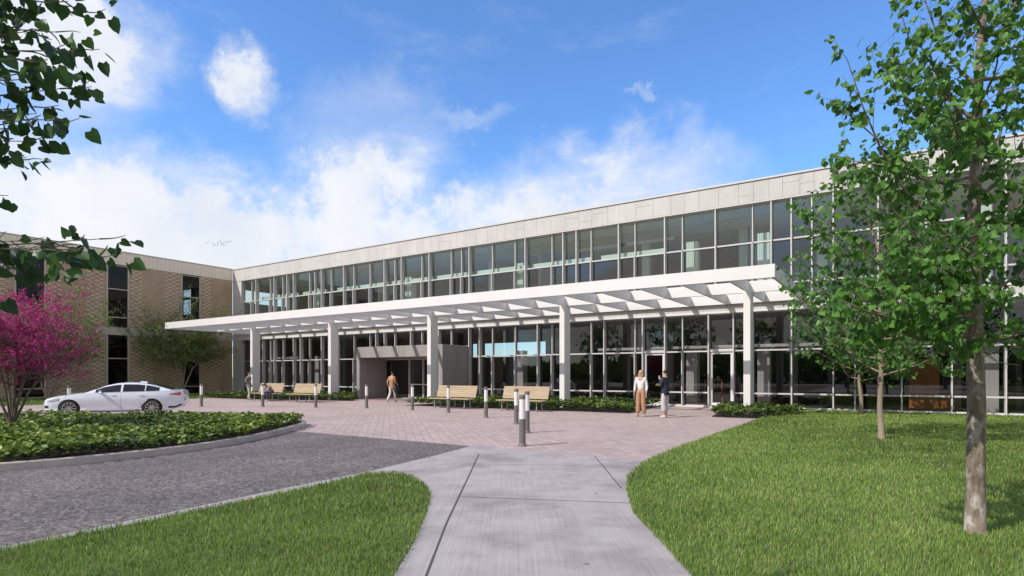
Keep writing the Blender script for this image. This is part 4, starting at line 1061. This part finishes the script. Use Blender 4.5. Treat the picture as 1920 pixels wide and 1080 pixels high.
def person(loc, rz, pose, look, label):
    """local +y is forward, +x the person's right-hand side is -x"""
    root = empty('person', loc, rz); tag(root, label, 'person')
    P = dict(pelvis=(0, 0, .95), spine=(0, -.01, 1.13), chest=(0, .0, 1.31), neck=(0, -.005, 1.46), jaw=(0, .025, 1.545), head=(0, .015, 1.625), crown=(0, 0, 1.70),
             shL=(.165, 0, 1.40), elL=(.215, -.03, 1.13), wrL=(.22, .05, .90), shR=(-.165, 0, 1.40), elR=(-.215, -.03, 1.13), wrR=(-.22, .05, .90),
             hiL=(.085, 0, .91), knL=(.095, .02, .50), anL=(.10, -.02, .085), toL=(.12, .14, .035), hiR=(-.085, 0, .91), knR=(-.095, .02, .50), anR=(-.10, -.02, .085), toR=(-.12, .14, .035))
    P.update(pose); P = {k: V3(v) for k, v in P.items()}
    fem = look.get('fem', False); k_ = .92 if fem else 1.
    Rr = dict(pelvis=(.135, .105), spine=(.118 * k_, .092), chest=(.150 * k_, .108), neck=.052, jaw=(.058, .066), head=(.078, .090), crown=(.052, .06), shL=.055, elL=.040, wrL=.027, shR=.055, elR=.040, wrR=.027,
              hiL=.085, knL=.058, anL=.038, toL=.03, hiR=.085, knR=.058, anR=.038, toR=.03)
    E = [('pelvis', 'spine'), ('spine', 'chest'), ('chest', 'neck'), ('neck', 'jaw'), ('jaw', 'head'), ('head', 'crown')]
    for s in 'LR': E += [('chest', 'sh' + s), ('sh' + s, 'el' + s), ('el' + s, 'wr' + s), ('pelvis', 'hi' + s), ('hi' + s, 'kn' + s), ('kn' + s, 'an' + s), ('an' + s, 'to' + s)]
    J = {k: (tuple(P[k]), Rr[k]) for k in P}
    fwd = (P['head'] - P['neck']); face = V3(look.get('face', (0, 1, 0))).normalized()
    nose = P['head'] * .62 + P['jaw'] * .38
    J['nose'] = (tuple(nose + face * .085), .012); J['nose_tip'] = (tuple(nose + face * .108 + V3((0, 0, -.012))), .011); E += [('nose', 'nose_tip')]
    for s, sg in (('L', 1), ('R', -1)):
        w = P['wr' + s]; d = (w - P['el' + s]).normalized(); d = (d + V3(look.get('hand' + s, (0, .25, 0)))).normalized()
        side = d.cross(V3((sg, 0, 0.01))).normalized()
        pm = w + d * .055; J['pa' + s] = (tuple(pm), (.032, .018)); E.append(('wr' + s, 'pa' + s))
        for i, (off, L) in enumerate(((-.026, .065), (-.009, .078), (.009, .074), (.026, .058))):
            a = pm + d * .02 + side * off; b = a + d * L * .55; c = b + (d + V3((-sg * .5, 0, 0))).normalized() * L * .5
            for nm, q, r_ in (('a', a, .0095), ('b', b, .0085), ('c', c, .007)): J[f'f{s}{i}{nm}'] = (tuple(q), r_)
            E += [(f'f{s}{i}a', f'f{s}{i}b'), (f'f{s}{i}b', f'f{s}{i}c')]
        a = w + d * .03 - side * .02; b = a - side * .03 + d * .02; c = b + d * .03
        for nm, q in (('a', a), ('b', b), ('c', c)): J[f't{s}{nm}'] = (tuple(q), .0095)
        E += [(f't{s}a', f't{s}b'), (f't{s}b', f't{s}c')]
    skin_mesh('body', J, E, look['skin'], root, 2)
    # face: eyes
    sd = face.cross(V3((0, 0, 1))).normalized(); ey = MB()
    for q in (-1, 1):
        c = P['head'] + face * .082 + sd * q * .03 - V3((0, 0, .012)); ey.tube([c, c + face * .01], .009, 8)
    ey.build('eyes', M['dark_trim'], root, off=1)
    # clothes
    g = look.get('loose', .018)
    JS = {k: (tuple(P[k]), (Rr[k][0] + g, Rr[k][1] + g) if isinstance(Rr[k], tuple) else Rr[k] + g * .8) for k in ('pelvis', 'spine', 'chest', 'shL', 'elL', 'shR', 'elR')}
    JS['collar'] = (tuple(P['chest'] * .35 + P['neck'] * .65), (.075, .065)); hem = look.get('hem', .0)
    JS['hem'] = (tuple(P['pelvis'] + (P['pelvis'] - P['spine']).normalized() * hem), (.145 + g * .8, .115 + g)) if hem else None
    if JS['hem'] is None: JS.pop('hem')
    ES = [('pelvis', 'spine'), ('spine', 'chest'), ('chest', 'collar'), ('chest', 'shL'), ('chest', 'shR'), ('shL', 'elL'), ('shR', 'elR')] + ([('pelvis', 'hem')] if hem else [])
    for s in 'LR':
        if look.get('sleeve', 1):
            JS['cu' + s] = (tuple(P['el' + s] * .12 + P['wr' + s] * .88), .036 + g * .4); ES.append(('el' + s, 'cu' + s))
    skin_mesh('shirt' if not look.get('jacket') else 'jacket', JS, ES, look['top'], root, 2)
    tg = look.get('leg', .0)
    JT = {'pelvis': (tuple(P['pelvis'] - V3((0, 0, .0))), (.142, .112)), 'waist': (tuple(P['pelvis'] * .5 + P['spine'] * .5), (.13, .105))}; ET = [('waist', 'pelvis')]
    for s in 'LR':
        JT['hi' + s] = (tuple(P['hi' + s]), .098); JT['kn' + s] = (tuple(P['kn' + s]), .070 + tg); c = P['kn' + s] * look.get('crop', .06) + P['an' + s] * (1 - look.get('crop', .06)); JT['cf' + s] = (tuple(c), .058 + tg * 1.3)
        ET += [('pelvis', 'hi' + s), ('hi' + s, 'kn' + s), ('kn' + s, 'cf' + s)]
    skin_mesh('trousers', JT, ET, look['legs'], root, 2)
    for s in 'LR':
        a, t = P['an' + s], P['to' + s]; h = a + (a - t) * .35; h.z = t.z + .01
        JH = {'h': (tuple(h + V3((0, 0, .005))), .040), 'm': (tuple((a + t) / 2 + V3((0, 0, -.012))), (.042, .042)), 't': (tuple(t), (.040, .032))}
        skin_mesh('shoe', JH, [('h', 'm'), ('m', 't')], look['shoe'], root, 2)
    H = P['head'] - face * .022 + V3((0, 0, .022)); up = (P['crown'] - P['jaw']).normalized()
    JH = {'a': (tuple(H + up * .062 + face * .028), (.085, .085)), 'b': (tuple(H + up * .01 - face * .025), (.112, .108)), 'c': (tuple(H - up * .07 - face * .035), (.075, .06))}; EH = [('a', 'b'), ('b', 'c')]
    if look.get('long'):
        JH['d'] = (tuple(H - up * .17 - face * .045), (.085, .05)); JH['e'] = (tuple(H - up * .27 - face * .04), (.070, .04)); EH += [('c', 'd'), ('d', 'e')]
        for q in (-1, 1):
            JH[f's{q}'] = (tuple(H - up * .05 + sd * q * .07 + face * .01), (.03, .04)); JH[f'u{q}'] = (tuple(H - up * .2 + sd * q * .08 + face * .03), (.028, .035)); EH += [('b', f's{q}'), (f's{q}', f'u{q}')]
    skin_mesh('hair', JH, EH, look['hair'], root, 2)
    return root
H_BR = cloth('dark brown hair', (.025, .016, .012), .6); H_BL = cloth('blond hair', (.36, .215, .10), .5, .3, 30)
VIEW = math.atan2(FW[1], FW[0])
# standing man on the left, hands in pockets, facing the seated person
person((-33.2, 21.15, 0), R_(-60), dict(elL=(.25, -.10, 1.14), wrL=(.17, .06, .95), elR=(-.25, -.10, 1.14), wrR=(-.17, .06, .95), anL=(.13, .10, .085), toL=(.15, .26, .035), anR=(-.10, -.12, .085), toR=(-.12, .04, .035), knL=(.11, .07, .50)),
       dict(skin=SK1, top=cloth('grey jacket', (.17, .18, .19)), legs=cloth('pale grey trousers', (.46, .45, .43)), shoe=cloth('brown shoe', (.20, .13, .09)), hair=H_BR, jacket=True, loose=.03, hem=.12), 'standing person in grey jacket and pale trousers beside the leftmost column')
# seated person bending forward
person((-30.50, 20.93, 0), R_(180 - 8), dict(pelvis=(0, -.02, .53), spine=(0, .10, .68), chest=(0, .24, .82), neck=(0, .37, .90), jaw=(0, .45, .90), head=(0, .475, .95), crown=(0, .50, 1.02),
        shL=(.17, .27, .86), elL=(.22, .42, .66), wrL=(.06, .58, .60), shR=(-.17, .27, .86), elR=(-.22, .42, .66), wrR=(-.06, .58, .60), hiL=(.10, .02, .53), knL=(.14, .44, .50), anL=(.13, .42, .085), toL=(.15, .58, .035), hiR=(-.10, .02, .53), knR=(-.14, .44, .50), anR=(-.16, .36, .085), toR=(-.18, .52, .035)),
       dict(skin=SK2, top=cloth('mauve checked shirt', (.30, .22, .30), .85, .55, 22), legs=cloth('dark blue jeans', (.05, .055, .10)), shoe=cloth('white shoe', (.72, .71, .70)), hair=H_BR, face=(0, .75, -.6)), 'person in mauve checked shirt and jeans sitting hunched on the bench')
# person walking to the doors, seen from behind, with a dark bag
wk = person((-23.25, 23.4, 0), R_(14), dict(hiL=(.085, 0, .90), knL=(.09, .12, .50), anL=(.09, .20, .10), toL=(.10, .36, .05), knR=(-.09, -.04, .50), anR=(-.09, -.34, .14), toR=(-.10, -.20, .04), head=(0, .05, 1.61), jaw=(0, .06, 1.535), crown=(0, .035, 1.69), elR=(-.22, -.10, 1.14), wrR=(-.22, -.02, .90), elL=(.20, .0, 1.14), wrL=(.20, .20, 1.02)),
       dict(skin=SK1, top=cloth('tan jacket', (.44, .24, .14)), legs=cloth('off white trousers', (.62, .60, .56)), shoe=cloth('pale shoe', (.50, .46, .42)), hair=H_BR, jacket=True, loose=.022, hem=.20), 'walking person in tan jacket and off white trousers seen from behind')
bag = empty('shoulder_bag', (-23.25, 23.4, 0), R_(14)); tag(bag, 'dark shoulder bag hanging at the side of the walking person in tan', 'bag')
bevel(MB().box(.20, .33, -.17, .17, .55, .90).build('pouch', M['dark_trim'], bag, off=1), .03, 2)
MB().tube([(.25, -.15, .88), (.245, -.08, 1.15), (.20, -.02, 1.43), (.20, .03, 1.43), (.25, .08, 1.15), (.26, .15, .88)], .012, 6).build('strap', M['dark_trim'], bag, off=1)
# two women talking
person((-7.72, 20.49, 0), R_(180 + 2), dict(elL=(.225, -.02, 1.13), wrL=(.235, .04, .89), anL=(.11, .02, .085), toL=(.14, .18, .035), anR=(-.12, -.03, .085), toR=(-.15, .12, .035)),
       dict(skin=SK1, fem=True, top=cloth('pale blouse', (.70, .69, .68), .8, .06), legs=cloth('tan wide trousers', (.42, .23, .13), .8, .1), shoe=cloth('tan shoe', (.55, .42, .34)), hair=H_BL, long=True, leg=.022, sleeve=1, loose=.016, face=(.25, 1, 0)), 'woman with long fair hair, pale blouse and wide tan trousers')
person((-6.80, 20.45, 0), R_(78), dict(elL=(.21, .02, 1.12), wrL=(-.02, .20, 1.16), elR=(-.20, .05, 1.10), wrR=(-.03, .19, 1.40), anL=(.09, .0, .085), toL=(.10, .16, .035), anR=(-.09, -.02, .085), toR=(-.10, .14, .035)),
       dict(skin=SK1, fem=True, top=cloth('navy top', (.016, .020, .042), .8, .1), legs=cloth('pale striped trousers', (.50, .48, .48), .8, .12), shoe=cloth('cream shoe', (.70, .65, .58)), hair=H_BR, leg=.028, crop=.22, loose=.024, hem=.06, face=(0, 1, -.1)), 'woman with dark hair in navy top holding her chin and pale cropped trousers')

# ------------------------------------------------------------------ birds
def make_bird():
    b = MB()
    b.tube([(-.22, 0, 0), (-.1, 0, .01), (.08, 0, .02), (.2, 0, .02), (.27, 0, .01)], [.015, .06, .07, .035, .008], 6)
    for s in (1, -1):
        b.add([(.10, s * .04, .03), (-.08, s * .04, .03), (-.10, s * .30, .16), (.06, s * .32, .18), (-.10, s * .62, .10)], [(0, 1, 2, 3), (3, 2, 4)])
    b.add([(-.2, .02, 0), (-.2, -.02, 0), (-.36, -.07, 0), (-.36, .07, 0)], [(0, 1, 2, 3)])
    return b.build('bird', cloth('grey plumage', (.42, .43, .46)))
bd = make_bird()
for i, (x, y) in enumerate([(388, 456), (393, 453), (399, 457), (404, 459), (409, 456), (413, 453), (418, 456), (423, 455), (428, 454), (433, 453), (401, 461), (408, 461), (415, 459), (420, 460)]):
    b = bd if i == 0 else bd.copy()
    if i: link(b)
    b.location = at(x, y, 88 + (i % 5)); b.rotation_euler = (random.uniform(-.3, .3), random.uniform(-.2, .2), random.uniform(-.4, .4) + .5); b.scale = (.5,) * 3
    tag(b, 'small grey bird of the distant flock above the roof corner', 'bird', 'distant flock of birds')

# ------------------------------------------------------------------ sky, sun, camera
EL = R_(43); SH = Vector((.441, .897, 0)).normalized()
sun = bpy.data.lights.new('sun', 'SUN'); sun.energy = 4.1; sun.angle = R_(.6); sun.color = (1, .94, .87)
so = link(bpy.data.objects.new('sun', sun)); so.rotation_euler = Vector((SH.x * math.cos(EL), SH.y * math.cos(EL), -math.sin(EL))).to_track_quat('-Z', 'Y').to_euler()
W = bpy.data.worlds.new('World'); S.world = W; W.use_nodes = True; W.node_tree.nodes.clear()
t = NT(W.node_tree); wo = t.n('ShaderNodeOutputWorld'); bg = t.n('ShaderNodeBackground'); t.set(wo.inputs[0], bg.outputs[0])
sky = t.n('ShaderNodeTexSky', sky_type='NISHITA'); sky.sun_disc = False; sky.sun_elevation = EL; sky.sun_rotation = math.atan2(-SH.x, -SH.y); sky.air_density = 1.0; sky.dust_density = .35; sky.ozone_density = 2.0
tc = t.n('ShaderNodeTexCoord').outputs['Generated']
hs = t.n('ShaderNodeHueSaturation'); t.set(hs.inputs['Color'], sky.outputs[0]); hs.inputs['Saturation'].default_value = 1.05; hs.inputs['Value'].default_value = 1.0
skyc = t.mix(1., hs.outputs[0], (.98, 1.30, 1.66, 1), 'MULTIPLY')
def vdist(c, sx, sz, warp):
    """soft 0..1 blob round direction c, wide in azimuth sx, tall sz"""
    d = c.normalized(); side = d.cross(Vector((0, 0, 1))).normalized(); up = side.cross(d)
    def dot(v):
        nd = t.n('ShaderNodeVectorMath', operation='DOT_PRODUCT'); t.set(nd.inputs[0], warp); nd.inputs[1].default_value = v; return nd.outputs['Value']
    a = t.math('DIVIDE', dot(tuple(side)), sx); b = t.math('DIVIDE', dot(tuple(up)), sz)
    r2 = t.math('ADD', t.math('MULTIPLY', a, a), t.math('MULTIPLY', b, b)); fr = t.maprange(dot(tuple(d)), 0., .3)
    return t.math('MULTIPLY', t.maprange(t.math('SQRT', r2), 1.0, .25, 0., 1., True), fr)
nz = t.n('ShaderNodeTexNoise'); t.set(nz.inputs['Vector'], tc); nz.inputs['Scale'].default_value = 8.; nz.inputs['Detail'].default_value = 9; nz.inputs['Roughness'].default_value = .62
wv = t.n('ShaderNodeVectorMath', operation='MULTIPLY_ADD'); t.set(wv.inputs[0], nz.outputs['Color']); wv.inputs[1].default_value = (.19, .19, .19); 
ofs = t.n('ShaderNodeVectorMath', operation='ADD'); t.set(ofs.inputs[0], tc); ofs.inputs[1].default_value = (-.095, -.095, -.095); t.set(wv.inputs[2], ofs.outputs[0])
warp = wv.outputs[0]
def dirpx(x, y): return at(x, y, 1.) - Vector((0, 0, EZ))
blobs = [((130, 85), .15, .12, 1.), ((462, 150), .066, .060, .78), ((90, 360), .26, .115, .95), ((690, 335), .13, .075, .75), ((330, 430), .55, .125, .95), ((700, 250), .17, .10, .3), ((880, 235), .08, .022, .25), ((960, 420), .42, .12, .62), ((1180, 350), .24, .10, .5), ((1260, 310), .16, .07, .35), ((1190, 195), .03, .014, .3), ((700, 500), .95, .13, .8)]
acc = None
for (x, y), sx, sz, k in blobs:
    v = t.math('MULTIPLY', vdist(dirpx(x, y), sx, sz, warp), k)
    acc = v if acc is None else t.math('SUBTRACT', t.math('ADD', acc, v), t.math('MULTIPLY', acc, v))
stv = t.n('ShaderNodeMapping'); t.set(stv.inputs['Vector'], tc); stv.inputs['Scale'].default_value = (2.2, 2.2, 7.)
wisp = t.noise(stv.outputs[0], 2.4, 8, .62)
gen = t.math('MULTIPLY', t.maprange(wisp, .52, .78, 0., 1., True), .35)
bx = t.n('ShaderNodeSeparateXYZ'); t.set(bx.inputs[0], tc)
# unseen warm clouds behind, right and overhead, added to whiten the ambient light
dl = t.n('ShaderNodeVectorMath', operation='DOT_PRODUCT'); t.set(dl.inputs[0], tc); dl.inputs[1].default_value = (RT[0], RT[1], 0)
away = t.math('MAXIMUM', t.maprange(bx.outputs[1], .1, -.4, 0., 1., True), t.math('MAXIMUM', t.maprange(dl.outputs['Value'], .64, .85, 0., .9, True), t.maprange(bx.outputs[2], .68, .92, 0., .7, True)))
cloud_fill = t.math('MULTIPLY', away, t.maprange(wisp, .34, .58, .45, .98, True))
det = t.noise(tc, 9., 8, .6)
fb = t.noise(tc, 8.5, 12, .66)
core = t.maprange(t.math('ADD', acc, t.math('MULTIPLY', t.math('SUBTRACT', fb, .5), 2.0)), .30, 1.0, 0., 1., True)
core = t.math('MULTIPLY', core, t.maprange(acc, .03, .30, 0., 1., True))
veil = t.math('MULTIPLY', t.maprange(acc, 0., .7, 0., .75), t.maprange(wisp, .3, .65, .5, 1.))
acc = t.math('MAXIMUM', core, t.math('ADD', veil, t.math('MULTIPLY', gen, t.maprange(acc, 0., .35, .35, 1.)), clamp=True))
acc = t.math('MAXIMUM', acc, cloud_fill)
cl = t.n('ShaderNodeRGB'); cl.outputs[0].default_value = (6.05, 6.2, 6.5, 1)
cw = t.mix(away, cl.outputs[0], (5.6, 5.0, 4.5, 1))
cw = t.mix(1., cw, t.ramp(t.noise(tc, 5.2, 8, .6), [(.30, (.86, .895, .95)), (.62, (1.02, 1.02, 1.02))]), 'MULTIPLY')
fin = t.mix(acc, skyc, cw)
t.set(bg.inputs[0], fin); bg.inputs[1].default_value = .15

cam = bpy.data.cameras.new('camera'); co = link(bpy.data.objects.new('camera', cam)); S.camera = co
co.location = (0, 0, EZ); co.rotation_euler = (R_(90), 0, YAW)
cam.sensor_width = 36; cam.lens = 36 * FPX / 1920; cam.shift_y = (HZ - 540) / 1920; cam.clip_start = .05; cam.clip_end = 2000
S.view_settings.view_transform = 'Standard'; S.view_settings.look = 'None'; S.view_settings.exposure = 0; S.view_settings.gamma = 1
S.render.resolution_x, S.render.resolution_y = 1024, 576
S.render.engine = 'CYCLES'
S.cycles.max_bounces = 8; S.cycles.diffuse_bounces = 4; S.cycles.glossy_bounces = 4; S.cycles.transparent_max_bounces = 16; S.cycles.use_denoising = True
S.cycles.caustics_reflective = False; S.cycles.caustics_refractive = False
